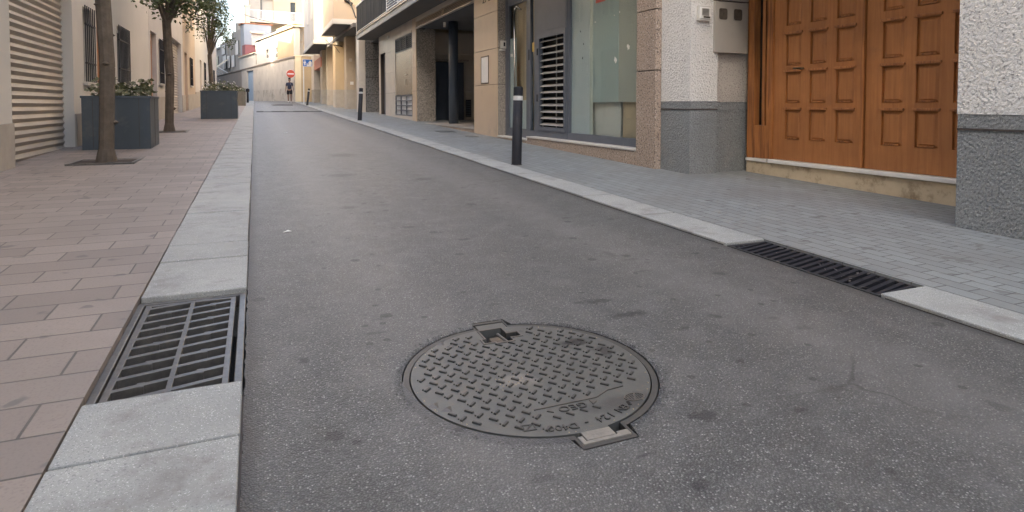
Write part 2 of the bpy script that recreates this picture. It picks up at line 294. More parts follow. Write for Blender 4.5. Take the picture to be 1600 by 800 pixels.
# ------------------------------------------------------------------ mesh helpers
INV = {}
def thing(name, label, cat, loc=(0, 0, 0), rot=(0, 0, 0), group=None):
    o = bpy.data.objects.new(name, None); C.objects.link(o); o.empty_display_size = .2
    o.location = loc; o.rotation_euler = rot; o['label'] = label; o['category'] = cat
    if group: o['group'] = group
    from mathutils import Euler
    INV[o.name] = (Matrix.Translation(loc) @ Euler(rot).to_matrix().to_4x4()).inverted()
    return o
def tag(o, label, cat, group=None, kind=None):
    o['label'] = label; o['category'] = cat
    if group: o['group'] = group
    if kind: o['kind'] = kind
    return o
class MB:
    """collects shapes; coordinates go through self.m (local frame) and end up in the world, or stay local to the thing if local=True"""
    def __init__(s, m=None): s.v = []; s.f = []; s.mi = []; s.m = m
    def _add(s, vs, fs, mi=0):
        b = len(s.v)
        for q in vs:
            q = Vector(q); s.v.append(s.m(q) if s.m else q)
        for f in fs: s.f.append([b + i for i in f]); s.mi.append(mi)
        return s
    def box(s, x0, x1, y0, y1, z0, z1, mi=0, faces=None):
        x0, x1 = sorted((x0, x1)); y0, y1 = sorted((y0, y1)); z0, z1 = sorted((z0, z1))
        vs = [(x, y, z) for z in (z0, z1) for y in (y0, y1) for x in (x0, x1)]
        F6 = [(0, 2, 3, 1), (4, 5, 7, 6), (0, 1, 5, 4), (2, 6, 7, 3), (0, 4, 6, 2), (1, 3, 7, 5)]
        return s._add(vs, F6, mi)
    def quad(s, a, b, c, d, mi=0): return s._add([a, b, c, d], [(0, 1, 2, 3)], mi)
    def prism(s, outer, z0, z1, holes=(), mi=0):
        loops = [outer] + list(holes); flat = [q for l in loops for q in l]; n = len(flat)
        tris = tessellate_polygon([[Vector((q[0], q[1], 0)) for q in l] for l in loops])
        vs = [(q[0], q[1], z1) for q in flat] + [(q[0], q[1], z0) for q in flat]
        fs = []
        for a, b, c in tris:
            A, B, Cc = flat[a], flat[b], flat[c]
            cr = (B[0] - A[0]) * (Cc[1] - A[1]) - (B[1] - A[1]) * (Cc[0] - A[0])
            t = (a, b, c) if cr > 0 else (a, c, b)
            fs.append(t); fs.append((t[0] + n, t[2] + n, t[1] + n))
        k = 0
        for li, l in enumerate(loops):
            ar = sum(l[i][0] * l[(i + 1) % len(l)][1] - l[(i + 1) % len(l)][0] * l[i][1] for i in range(len(l)))
            for i in range(len(l)):
                a, b = k + i, k + (i + 1) % len(l)
                ccw = (ar > 0) == (li == 0)
                fs.append((a + n, b + n, b, a) if ccw else (b + n, a + n, a, b))
            k += len(l)
        return s._add(vs, fs, mi)
    def cyl(s, a, b, r0, r1=None, n=20, mi=0, caps=True):
        a, b = Vector(a), Vector(b); r1 = r0 if r1 is None else r1
        ax = (b - a).normalized(); u = ax.orthogonal().normalized(); v = ax.cross(u)
        vs = []
        for c, r in ((a, r0), (b, r1)):
            for i in range(n):
                t = 2 * math.pi * i / n; vs.append(c + u * (r * math.cos(t)) + v * (r * math.sin(t)))
        fs = [(i, (i + 1) % n, n + (i + 1) % n, n + i) for i in range(n)]
        if caps: fs += [tuple(reversed(range(n))), tuple(range(n, 2 * n))]
        return s._add(vs, fs, mi)
    def tube(s, pts, r, n=8, mi=0):
        for a, b in zip(pts, pts[1:]): s.cyl(a, b, r, r, n, mi)
        return s
    def lathe(s, prof, n=32, c=(0, 0, 0), mi=0):
        vs = []; fs = []
        for (r, z) in prof:
            for i in range(n):
                t = 2 * math.pi * i / n; vs.append((c[0] + r * math.cos(t), c[1] + r * math.sin(t), c[2] + z))
        for k in range(len(prof) - 1):
            for i in range(n):
                j = (i + 1) % n; fs.append((k * n + i, k * n + j, (k + 1) * n + j, (k + 1) * n + i))
        fs.append(tuple(reversed(range(n)))); fs.append(tuple(range((len(prof) - 1) * n, len(prof) * n)))
        return s._add(vs, fs, mi)
    def build(s, name, mats, parent=None, local=False, bevel=0, smooth=False, root=None):
        if isinstance(mats, str): mats = [mats]
        me = bpy.data.meshes.new(name)
        pts = s.v
        root = root or parent
        if root is not None and not local:
            while root.parent: root = root.parent
            iv = INV[root.name]; pts = [iv @ q for q in s.v]
        me.from_pydata([tuple(q) for q in pts], [], s.f)
        for k in mats: me.materials.append(MT[k])
        for pl, i in zip(me.polygons, s.mi): pl.material_index = i; pl.use_smooth = smooth
        me.update()
        o = bpy.data.objects.new(name, me); C.objects.link(o)
        if parent is not None: o.parent = parent
        if bevel:
            md = o.modifiers.new('bevel', 'BEVEL'); md.width = bevel; md.segments = 2; md.limit_method = 'ANGLE'; md.angle_limit = .6
            md.harden_normals = False
        return o
def text_mesh(txt, size, depth, font_shear=0):
    cu = bpy.data.curves.new('lettering', 'FONT'); cu.body = txt; cu.size = size; cu.extrude = depth; cu.offset = .0; cu.align_x = 'CENTER'; cu.align_y = 'CENTER'
    cu.resolution_u = 3
    o = bpy.data.objects.new('lettering', cu); C.objects.link(o)
    bpy.context.view_layer.update()
    me = bpy.data.meshes.new_from_object(o); C.objects.unlink(o); bpy.data.objects.remove(o)
    return me
def text_obj(name, txt, size, depth, M4, material, parent, local=False):
    me = text_mesh(txt, size, depth)
    root = parent
    while root.parent: root = root.parent
    me.transform(M4 if local else INV[root.name] @ M4)
    me.materials.clear(); me.materials.append(MT[material])
    o = bpy.data.objects.new(name, me); C.objects.link(o); o.parent = parent; return o
def copy_thing(root, loc, rot, label, group=None):
    r = root.copy(); C.objects.link(r); r.location = loc; r.rotation_euler = rot; r['label'] = label
    if group: r['group'] = group
    def rec(src, dst):
        for ch in list(src.children):
            c = ch.copy(); C.objects.link(c); c.parent = dst; rec(ch, c)
    rec(root, r); return r
def RX(u, v, w): return None
def sl_map(q): return Vector((q.x, q.y, q.z + gz(q.y)))      # lay a flat drawing onto the climbing street
def structure(o): o['kind'] = 'structure'; return o
def circ(cx, cy, r, n=72, a0=0): return [(cx + r * math.cos(2 * math.pi * i / n + a0), cy + r * math.sin(2 * math.pi * i / n + a0)) for i in range(n)]

# facade frames: q=(u along the wall, w inward, z)
def FR(X): return lambda q: Vector((X + q.y, q.x, q.z))           # right-hand houses, street face at x=X
def FL(X): return lambda q: Vector((X - q.y, q.x, q.z))           # left-hand houses
def FC(Y): return lambda q: Vector((q.x, Y + q.y, q.z))           # faces towards the camera
BA = math.radians(11.6); BX = Vector((math.cos(BA), math.sin(BA), 0)); BY = Vector((-math.sin(BA), math.cos(BA), 0)); BP = Vector((2.85, 50, 0))
def FB(q): return BP + BY * q.x + BX * q.y + Vector((0, 0, q.z))            # the wall where the street bends: u along, w into the block
def FBX(off):
    return lambda q: BP + BX * q.x + BY * (off + q.y) + Vector((0, 0, q.z))  # faces across the end of the street

def wall(mb, u0, u1, z0, z1, w0, w1, holes, mi=0, reveal=None):
    """a wall slab pierced by rectangular holes (u0,u1,z0,z1)"""
    us = sorted({u0, u1, *[h[0] for h in holes], *[h[1] for h in holes]}); zs = sorted({z0, z1, *[h[2] for h in holes], *[h[3] for h in holes]})
    us = [u for u in us if u0 <= u <= u1]; zs = [z for z in zs if z0 <= z <= z1]
    def solid(i, j):
        if not (0 <= i < len(us) - 1 and 0 <= j < len(zs) - 1): return False
        cu, cz = (us[i] + us[i + 1]) / 2, (zs[j] + zs[j + 1]) / 2
        return not any(h[0] < cu < h[1] and h[2] < cz < h[3] for h in holes)
    rv = mi if reveal is None else reveal
    for i in range(len(us) - 1):
        for j in range(len(zs) - 1):
            if not solid(i, j): continue
            a, b, c, d = us[i], us[i + 1], zs[j], zs[j + 1]
            mb.quad((a, w0, c), (b, w0, c), (b, w0, d), (a, w0, d), mi)
            mb.quad((a, w1, c), (a, w1, d), (b, w1, d), (b, w1, c), mi)
            if not solid(i - 1, j): mb.quad((a, w0, c), (a, w0, d), (a, w1, d), (a, w1, c), rv)
            if not solid(i + 1, j): mb.quad((b, w0, c), (b, w1, c), (b, w1, d), (b, w0, d), rv)
            if not solid(i, j - 1): mb.quad((a, w0, c), (a, w1, c), (b, w1, c), (b, w0, c), rv)
            if not solid(i, j + 1): mb.quad((a, w0, d), (b, w0, d), (b, w1, d), (a, w1, d), rv)
    return mb
def slabs(mb, u0, u1, z0, z1, uj, zj, w=0.0, th=.02, gap=.008, mi=0, skip=()):
    us = [u0] + [u for u in uj if u0 < u < u1] + [u1]; zs = [z0] + [z for z in zj if z0 < z < z1] + [z1]
    g = gap / 2
    for i in range(len(us) - 1):
        for j in range(len(zs) - 1):
            if (i, j) in skip: continue
            mb.box(us[i] + (g if i else 0), us[i + 1] - (g if i < len(us) - 2 else 0), w, w + th, zs[j] + (g if j else 0), zs[j + 1] - (g if j < len(zs) - 2 else 0), mi)
    return mb

# ------------------------------------------------------------------ ground, road, pavements
mb = MB()
xs = [-900, -60, 60, 900]; ys = [-900, -40, FLAT, 900]
for i in range(3):
    for j in range(3):
        mb.quad(*[(x, y, gz(y) - .30) for x, y in ((xs[i], ys[j]), (xs[i + 1], ys[j]), (xs[i + 1], ys[j + 1]), (xs[i], ys[j + 1]))])
structure(mb.build('ground', 'wall_brown'))

MC = (.868, 1.925); MR = .4365
def ragged(cx, cy, r, n, amp, seed):
    rr = random.Random(seed); ph = [rr.uniform(0, 6.28) for _ in range(9)]
    out = []
    for i in range(n):
        t = 2 * math.pi * i / n; a = sum(math.sin((k * 5 + 3) * t + ph[k]) / (k + 2) for k in range(9)) + rr.uniform(-.6, .6)
        out.append((cx + (r + amp * a) * math.cos(t), cy + (r + amp * a) * math.sin(t)))
    return out
# road hole: ragged circle with notches for the key tab and the hinge
hole = []
for i, (x, y) in enumerate(ragged(MC[0], MC[1], MR + .003, 180, .0022, 3)):
    dx, dy = x - MC[0], y - MC[1]
    an = math.degrees(math.atan2(dy, dx)) % 360; k_ = max(0, min(1, (an - 165) / 20)) * max(0, min(1, (282 - an) / 10)); k_ = 1 - k_ * .0235 / MR
    dx *= k_; dy *= k_; x, y = MC[0] + dx, MC[1] + dy
    if dy > 0 and -.060 < dx < .095: y = max(y, MC[1] + .492)
    if dy < 0 and -.062 < dx < .128: y = min(y, MC[1] - .487)
    hole.append((x, y))
kx = [-.046]
rk = random.Random(5)
yy = -40.0; ledge = []
while yy < FLAT:
    ledge.append((-.046 + (rk.uniform(-.004, .004) if 0 < yy < 12 else 0), yy)); yy += (.03 if -.5 < yy < 6 else (.25 if 6 <= yy < 20 else 2.0))
ledge.append((-.046, FLAT))
mb = MB(sl_map)
mb.prism([(2.752, -40)] + [(2.752, FLAT)] + list(reversed(ledge)), -.25, 0, [hole])
mb.quad((-5, FLAT, .0), (12, FLAT, .0), (-10, 140, .0), (-60, 140, 0))
structure(mb.build('road', 'asphalt'))

# right-hand pavement
mb = MB(sl_map)
mb.prism([(3.082, -40), (5.9, -40), (5.9, 0), (5.9, 15), (9.5, 15), (9.5, FLAT), (3.082, FLAT)], -.25, .014)
structure(mb.build('pavement', 'pavers_grey'))
mb = MB(sl_map)
mb.prism([(-6, -40), (-.492, -40), (-.492, FLAT), (-6, FLAT)], -.25, .030)
structure(mb.build('pavement', 'pavers_brown'))
# kerbs, cut into slabs; the two drains sit in gaps between slabs
def kerb(name, x0, x1, top, gap0, gap1, seed, lens):
    rr = random.Random(seed); mb = MB(sl_map)
    y = gap1
    def run(a, b):
        y = a
        while y < b - .05:
            L_ = min(rr.uniform(*lens), b - y)
            if b - y - L_ < .2: L_ = b - y
            if y > 25: L_ = min(2.5, b - y)
            j = rr.uniform(-.003, .003); t = top + rr.uniform(-.0025, .0025)
            mb.box(x0 + j, x1 + j, y + .005, y + L_ - .005, -.25, t, 0); y += L_
    run(gap1, FLAT); run(-6, gap0)
    o = mb.build(name, 'kerb_granite', bevel=.006); return structure(o)
kerb('kerb', -.488, -.052, .032, 2.152, 3.165, 2, (.35, .62))
kerb('kerb', 2.756, 3.078, .018, 2.03, 3.075, 4, (.9, 1.1))
mb = MB(sl_map); mb.box(-.60, -.048, -38, -6, -.25, .02); mb.box(2.7525, 3.0815, -38, -6, -.25, .02); structure(mb.build('kerb', 'kerb_granite'))
mb = MB(sl_map); mb.box(-.4895, -.0455, -6, 2.1, -.25, .004); mb.box(-.4895, -.0455, 3.2, FLAT, -.25, .004); mb.box(2.7525, 3.0815, -6, 2.0, -.25, .004); mb.box(2.7525, 3.0815, 3.1, FLAT, -.25, .004)
structure(mb.build('kerb_bed', 'groove'))
mb = MB(); mb.box(-5, 9, FLAT, FLAT + .35, gz(FLAT) - .2, gz(FLAT) + .012); structure(mb.build('kerb', 'kerb_granite'))
# raised strip crossing the road and a tar patch
mb = MB(sl_map)
for i in range(9):
    x0 = .05 + i * .296; hh = .022 + (.012 if i in (0, 2, 3, 5, 6) else 0)
    mb._add([(x0, 27.9, 0), (x0 + .29, 27.9, 0), (x0 + .29, 28.5, 0), (x0, 28.5, 0), (x0 + .01, 28.1, hh), (x0 + .28, 28.1, hh), (x0 + .28, 28.3, hh), (x0 + .01, 28.3, hh)],
            [(4, 5, 6, 7), (0, 1, 5, 4), (1, 2, 6, 5), (2, 3, 7, 6), (3, 0, 4, 7)])
tag(mb.build('speed_hump', 'rubber_black'), 'low worn black rubber speed hump lying across the far road', 'speed hump')
mb = MB(sl_map); mb.prism([(1.0, 39.0), (2.1, 39.2), (2.2, 41.5), (1.3, 42), (.9, 41)], 0, .005); structure(mb.build('road_patch', 'rubber_black'))

# ------------------------------------------------------------------ manhole cover
TILT = math.atan(S)
mh = thing('manhole_cover', 'large round cast iron manhole cover with raised tread set in the asphalt', 'manhole cover', (MC[0], MC[1], gz(MC[1])), (TILT, 0, 0))
def tab_circle(r, top, bot, n=144):
    """circle with a rectangular tab (x0,x1,y) at the far side and one at the near side"""
    pts = []
    for i in range(n):
        t = 2 * math.pi * i / n; x, y = r * math.cos(t), r * math.sin(t); pts.append((x, y))
    out = []
    for (x, y) in pts:
        if top and y > 0 and top[0] < x < top[1]: continue
        if bot and y < 0 and bot[0] < x < bot[1]: continue
        out.append((x, y))
    def yr(x): return math.sqrt(r * r - x * x)
    if top: out += [(top[1], yr(top[1])), (top[1], top[2]), (top[0], top[2]), (top[0], yr(top[0]))]
    if bot: out += [(bot[0], -yr(bot[0])), (bot[0], bot[2]), (bot[1], bot[2]), (bot[1], -yr(bot[1]))]
    def key(q):
        return math.atan2(q[1], q[0])
    # walk counter-clockwise; tab corners are inserted in order by hand
    res = []
    base = sorted([q for q in out if math.hypot(*q) <= r + 1e-6], key=key)
    for q in base:
        res.append(q)
        if top and abs(q[0] - top[1]) < 1e-9 and q[1] > 0: res += [(top[1], top[2]), (top[0], top[2])]
        if bot and abs(q[0] - bot[0]) < 1e-9 and q[1] < 0: res += [(bot[0], bot[2]), (bot[1], bot[2])]
    return res
fr_in = tab_circle(.4135, (-.050, .081, .470), (-.047, .110, -.466))
fr_out = tab_circle(.4335, (-.056, .089, .486), (-.056, .120, -.480))
mb = MB(); mb.prism(fr_out, -.06, -.0012, [fr_in]); mb.build('frame', 'iron_tread', mh, local=True, bevel=.0015)
mb = MB(); mb.prism(tab_circle(.438, (-.06, .092, .489), (-.06, .124, -.484)), -.075, -.062); mb.build('pit', 'pit_dark', mh, local=True)
# lid with its pick hole
keyh = [(-.048, .306), (-.048, .392), (.046, .392), (.046, .335), (.092, .335), (.092, .296), (.046, .296), (.046, .262), (-.020, .262), (-.020, .272), (-.066, .272), (-.066, .306)]
lid_o = tab_circle(.4085, (-.044, .075, .452), (-.028, .066, -.452))
mb = MB(); mb.prism(lid_o, -.030, .0015, [keyh]); lid = mb.build('lid', 'cast_iron', mh, local=True, bevel=.001)
def rim(poly, wd=.006, h=.0045):
    n = len(poly); cx = sum(q[0] for q in poly) / n; cy = sum(q[1] for q in poly) / n
    return poly
mb = MB()
kh_o = [(-.056, .300), (-.056, .400), (.054, .400), (.054, .343), (.101, .343), (.101, .288), (.054, .288), (.054, .254), (-.028, .254), (-.028, .264), (-.074, .264), (-.074, .312), (-.056, .312)]
mb.prism(kh_o, .0005, .0045, [keyh]); mb.build('pick_hole_rim', 'cast_iron_worn', lid, local=True, bevel=.0008)
mb = MB(); mb.box(-.070, .096, .258, .396, -.048, -.031); mb.build('pick_hole_floor', 'pit_dark', lid, local=True)
mb = MB(); mb.prism([(-.030, .270), (-.024, .345), (.018, .348), (.030, .275)], -.034, -.011); mb.build('packed_dirt', 'rust_dust', lid, local=True, bevel=.004)
mb = MB(); mb.cyl((.034, .262, -.012), (.022, .37, -.012), .007, n=10); mb.build('lifting_bar', 'cast_iron_worn', lid, local=True)
# bottom hinge: pockets and bar
mb = MB(); mb.prism([(-.0465, -.4655), (-.0465, -.425), (-.030, -.425), (-.030, -.452), (.070, -.452), (.070, -.440), (.109, -.440), (.109, -.4655)], -.03, .003); mb.build('hinge_bar', 'iron_rubbed', mh, local=True, bevel=.003)
mb = MB(); mb.prism([(-.027, -.4515), (.065, -.4515), (.065, -.413), (-.027, -.410)], .0016, .0032); mb.build('hinge_plate', 'iron_rubbed', mh, local=True, bevel=.001)
# tread: slanted bars in a lattice
def blocked(x, y, r=.385):
    if math.hypot(x, y) > r: return True
    if -.085 < x < .115 and y > .240: return True                      # around the pick hole
    if y < -.232 and x > -.085 and (x < .12): return not (-.322 < y < -.298 and x < .13)
    if y < -.215 and x >= .12: return True
    if math.hypot(x + .352, y + .125) < .055: return True
    return False
mb = MB(); dots = MB()
def bar(cx, cy, ang, ln, wd, h):
    c, s_ = math.cos(ang), math.sin(ang)
    def T(x, y, z): return (cx + x * c - y * s_, cy + x * s_ + y * c, z)
    l, q = ln / 2, wd / 2; t = .0012
    mb._add([T(-l, -q, .001), T(l, -q, .001), T(l, q, .001), T(-l, q, .001), T(-l + t, -q + t, h), T(l - t, -q + t, h), T(l - t, q - t, h), T(-l + t, q - t, h)],
            [(4, 5, 6, 7), (0, 1, 5, 4), (1, 2, 6, 5), (2, 3, 7, 6), (3, 0, 4, 7)])
ny = 0
for j in range(-6, 7):
    for i in range(-9, 10):
        x, y = .0247 + i * .0525 - .0525 * 7 + .0525 * 7, .0275 + j * .0705
        xh = -.337 + (i + 7) * .0525 - .0525 * .0; yh = .0275 + j * .0705
        if not blocked(xh, yh): bar(xh, yh, math.radians(-50), .0290, .0092, .0068)
        xd, yd = xh + .0235, yh + .036
        if not blocked(xd, yd):
            bar(xd, yd, math.radians(41), .0265, .0092, .0068)
        # small studs beside the bars
        if not blocked(xd, yd):
            mb.cyl((xd - .013, yd + .006, .001), (xd - .013, yd + .006, .005), .0035, .0025, 8)
for k, x in enumerate((-.052, -.006, .042, .088)): bar(x, -.312 + .003 * k, math.radians(-50), .026, .008, .006)
mb.build('tread', 'iron_tread', lid, local=True)
# smooth plate, border and lettering (reads from the far side of the cover)
mb = MB()
mb.prism([(-.098, -.250), (-.098, -.246), (.118, -.246), (.175, -.218), (.24, -.212), (.24, -.216), (.176, -.222), (.119, -.250)], .001, .0045)
mb.build('plate_edge', 'cast_iron_worn', lid, local=True)
def lt(txt, size, x, y, ang):
    text_obj('lettering', txt, size, .0028, Matrix.Translation((x, y, .0022)) @ Matrix.Rotation(ang, 4, 'Z') @ Matrix.Diagonal((1.15, 1, 1, 1)), 'iron_tread', lid, local=True)
PI = math.pi
lt('GEO', .042, .020, -.275, PI)
mb = MB()
mb.prism([(.088, -.283), (.088, -.257), (.108, -.270)], .001, .0045); mb.build('arrow_mark', 'cast_iron_worn', lid, local=True); mb = MB(); mb.prism([(-.048, -.257), (-.048, -.283), (-.066, -.270)], .001, .0045)
mb.build('arrow_mark', 'cast_iron_worn', lid, local=True)
word = 'EN 124 - D400'
a0, a1 = math.radians(-63), math.radians(-105)
for i, ch in enumerate(word):
    if ch == ' ': continue
    a = a0 + (a1 - a0) * i / (len(word) - 1); lt(ch, .040, .372 * math.cos(a), .372 * math.sin(a), a - PI / 2 + 2 * PI)
mb = MB()
el = [(.234 + .036 * math.cos(t), -.290 + .024 * math.sin(t)) for t in [2 * PI * i / 32 for i in range(32)]]
el2 = [(.234 + .032 * math.cos(t), -.290 + .020 * math.sin(t)) for t in [2 * PI * i / 32 for i in range(32)]]
mb.prism(el, .001, .004, [el2])
for i in range(-3, 4):
    x = .234 + i * .0085; hh = .020 * math.sqrt(max(0, 1 - (i * .0085 / .033) ** 2))
    mb.box(x - .0015, x + .0015, -.290 - hh, -.290 + hh, .001, .0035)
mb.prism([(.222, -.31), (.228, -.31), (.248, -.270), (.242, -.270)], .001, .0045)
mb.build('emblem', 'cast_iron_worn', lid, local=True)
lt('E', .026, .196, -.318, PI * .93)
mb = MB()                                              # small boxed mark on the near rim
mb.prism([(-.175, -.345), (-.135, -.350), (-.132, -.318), (-.172, -.313)], .001, .004, [[(-.171, -.341), (-.138, -.346), (-.136, -.322), (-.169, -.317)]])
mb.prism([(-.170, -.342), (-.164, -.343), (-.137, -.320), (-.143, -.319)], .001, .004)
mb.build('boxed_mark', 'iron_tread', lid, local=True)
# bright worn triangles at the rim
for (cx, cy) in ((-.352, -.125), (-.205, .318)):
    mb = MB()
    for k in (-1, 1):
        x, y = cx + k * .016, cy - k * .018
        mb._add([(x - .028, y - .006, .0017), (x + .004, y - .022, .0017), (x + .012, y + .016, .0017), (x - .006, y + .002, .006)], [(0, 1, 3), (1, 2, 3), (2, 0, 3)])
    mb.build('wear_lug', 'cast_iron_worn', lid, local=True)
# crumbs of road grit lying on the cover
mb = MB(); rr = random.Random(8)
for i in range(80):
    if i < 45: x, y = rr.gauss(-.085, .030), rr.gauss(-.055, .022)
    else: t = rr.uniform(0, 6.28); x, y = (.40 * math.cos(t), .40 * math.sin(t))
    s_ = rr.uniform(.0012, .0034); a = rr.uniform(0, 3)
    mb._add([(x + s_ * math.cos(a + k * 2.09), y + s_ * math.sin(a + k * 2.09), .0015) for k in range(3)] + [(x, y, .0015 + s_ * 1.1)], [(0, 1, 3), (1, 2, 3), (2, 0, 3)])
o = mb.build('road_grit', 'step_stone'); o.location = (MC[0], MC[1], gz(MC[1])); o.rotation_euler = (TILT, 0, 0); tag(o, 'pale crumbs of grit scattered on the iron manhole cover', 'grit', kind='stuff')

# asphalt crumbs heaped round the rim
mb = MB(sl_map)
for i in range(1500):
    t = rr.uniform(0, 2 * PI)
    if t > PI * 1.02 and t < PI * 1.55 and rr.random() < .6: continue
    r = MR + abs(rr.gauss(0, .016)) + .003; x, y = MC[0] + r * math.cos(t), MC[1] + r * math.sin(t)
    if (-.07 < x - MC[0] < .135) and abs(y - MC[1]) < .50: continue
    s_ = rr.uniform(.0022, .0055); a = rr.uniform(0, 3)
    mb._add([(x + s_ * math.cos(a + k * 1.57), y + s_ * math.sin(a + k * 1.57), .0) for k in range(4)] + [(x, y, s_ * .75)], [(0, 1, 4), (1, 2, 4), (2, 3, 4), (3, 0, 4)])
tag(mb.build('loose_asphalt', 'asphalt'), 'crumbled asphalt ringing the round manhole cover', 'asphalt crumbs', kind='stuff')

# ------------------------------------------------------------------ drains
dg = thing('drain_grate', 'iron gully grate with slanting slots set in the pale left kerb', 'drain grate', (-.27, 2.66, gz(2.66)), (TILT, 0, 0))
mb = MB(); mb.prism([(-.222, -.505), (.219, -.505), (.219, .500), (-.222, .500)], -.05, .006, [[(-.195, -.478), (.192, -.478), (.192, .474), (-.195, .474)]]); mb.build('frame', 'cast_iron_worn', dg, local=True, bevel=.003)
mb = MB(); mb.prism([(-.188, -.470), (.176, -.470), (.176, .466), (-.188, .466)], -.03, .004, [[(-.165, -.450), (.155, -.450), (.155, .446), (-.165, .446)]])
mb.box(-.010, .008, -.452, .448, -.028, .0035)
n = 11
for i in range(n):
    y = -.445 + i * .89 / (n - 1)
    for x0, x1, o_ in ((-.170, -.008, -.03), (.006, .160, .012)):
        mb.prism([(x0, y + o_ - .012), (x1, y + o_ + .028), (x1, y + o_ + .050), (x0, y + o_ + .010)], -.03, .0036)
        mb.box((x0 + x1) / 2 - .012, (x0 + x1) / 2 + .012, y + o_ + .006, y + o_ + .040, -.028, .003) if i % 2 else None
mb.build('grating', 'cast_iron_worn', dg, local=True, bevel=.002)
mb = MB(); mb.box(-.222, .219, -.505, .500, -.22, -.20); mb.build('pit', 'pit_dark', dg, local=True)
dg2 = thing('drain_grate', 'dark dirty gully grate at the end of the right-hand kerb', 'drain grate', (2.917, 2.552, gz(2.552)), (TILT, 0, 0))
mb = MB(); mb.prism([(-.160, -.518), (.160, -.518), (.160, .518), (-.160, .518)], -.05, .004, [[(-.142, -.50), (.142, -.50), (.142, .50), (-.142, .50)]]); mb.build('frame', 'rubber_black', dg2, local=True)
mb = MB()
for i in range(22):
    y = -.56 + i * .052
    pts = [(-.142, y), (.142, y + .075), (.142, y + .101), (-.142, y + .026)]
    pts = [(x, max(-.50, min(.50, v))) for x, v in pts]
    if abs(pts[0][1] - pts[3][1]) + abs(pts[1][1] - pts[2][1]) > .02: mb.prism(pts, -.03, .003)
mb.build('grating', 'bollard_black', dg2, local=True)
mb = MB()
for i in range(36):
    x, y = rr.uniform(-.13, .13), rr.uniform(-.49, .49); s_ = rr.uniform(.008, .03); a = rr.uniform(0, 3)
    mb._add([(x + s_ * math.cos(a), y + s_ * math.sin(a), .004), (x + s_ * .25 * math.cos(a + 1.6), y + s_ * .25 * math.sin(a + 1.6), .008), (x - s_ * math.cos(a), y - s_ * math.sin(a), .004), (x - s_ * .3 * math.cos(a + 1.6), y - s_ * .3 * math.sin(a + 1.6), .006)], [(0, 1, 2, 3)])
mb.build('litter', 'cast_iron_worn', dg2, local=True)['kind'] = 'stuff'
mb = MB(); mb.box(-.160, .160, -.518, .518, -.10, -.08); mb.build('pit', 'pit_dark', dg2, local=True)

def cover_small(x, y, a, b, label):
    o = thing('inspection_cover', label, 'inspection cover', (x, y, gz(y) + .014), (TILT, 0, 0))
    mb = MB(); mb.box(-a, a, -b, b, -.02, .003); mb.build('plate', 'cast_iron', o, local=True, bevel=.002)
    mb = MB(); mb.prism([(-a - .02, -b - .02), (a + .02, -b - .02), (a + .02, b + .02), (-a - .02, b + .02)], -.02, .0045, [[(-a - .003, -b - .003), (a + .003, -b - .003), (a + .003, b + .003), (-a - .003, b + .003)]]); mb.build('rim', 'cast_iron_worn', o, local=True)
import sys
cover_small(4.10, 13.9, .17, .22, 'small dark iron inspection cover in the pavement before the dark round column')
cover_small(4.20, 12.3, .09, .12, 'tiny square inspection cover in the pavement by the beige pillar')

# ------------------------------------------------------------------ bollards
bo = thing('bollard', 'nearest and largest black bollard with a pale band by the kerb', 'bollard', (3.137, 7.39, gz(7.39) + .012), (0, math.radians(1.4), 0), 'black bollards along the right kerb')
mb = MB(); mb.lathe([(.066, 0), (.0655, .01), (.0635, .84)], 28); mb.build('post', 'bollard_black', bo, local=True, smooth=False)
for pl in bo.children[0].data.polygons: pl.use_smooth = len(pl.vertices) == 4
mb = MB(); mb.lathe([(.0645, .842), (.0645, .898)], 28); q = mb.build('reflective_band', 'bollard_band', bo, local=True)
mb = MB(); mb.lathe([(.0612, .90), (.0610, 1.0), (.058, 1.012), (.045, 1.018)], 28); mb.build('cap', 'bollard_black', bo, local=True)
mb = MB(); mb.lathe([(.075, -.012), (.073, .006), (.066, .012)], 28); mb.build('base_collar', 'rubber_black', bo, local=True)
G_ = 'black bollards along the right kerb'
copy_thing(bo, (3.015, 19.65, gz(19.65) + .012), (0, math.radians(3.5), math.radians(20)), 'middle black bollard, leaning slightly, in front of the stone piers', G_)
copy_thing(bo, (2.895, 38.99, gz(38.99) + .012), (0, math.radians(7), math.radians(12)), 'farthest small black bollard leaning beside the blue sign post', G_)

exec_parts = []

# ------------------------------------------------------------------ right-hand house with the shop window and porch
X0 = 4.6
R = FR(X0)
A = thing('apartment_building', 'stone clad apartment building with shop window, glass door and open porch on the right', 'building', (X0, 7.0, gz(7.0)))
mb = MB(R)
wins_up = [(y, y + 1.3, z, z + 1.5) for z in (4.7, 7.7, 10.7) for y in (7.6, 10.4, 16.2, 19.4, 22.6)]
wall(mb, 6.42, 24.9, 3.66, 13.6, .03, .30, wins_up)
mb.box(6.42, 24.9, .30, 7.5, 13.3, 13.6)                                        # roof slab
mb.box(6.42, 24.9, 7.2, 7.5, -.3, 13.6)                                         # rear
mb.box(6.42, 6.60, .30, 7.2, -.3, 13.3); mb.box(24.7, 24.9, .31, 7.2, 3.66, 13.3)
mb.build('wall', 'stucco_beige', A)
for (a, b, c, d) in wins_up:
    mb = MB(R); wall(mb, a, b, c, d, .16, .20, [(a + .06, (a + b) / 2 - .03, c + .06, d - .06), ((a + b) / 2 + .03, b - .06, c + .06, d - .06)])
    wn = mb.build('window', 'metal_slate', A)
    mb = MB(R); mb.box(a + .05, b - .05, .175, .182, c + .05, d - .05); mb.build('pane', 'window_dark', wn)
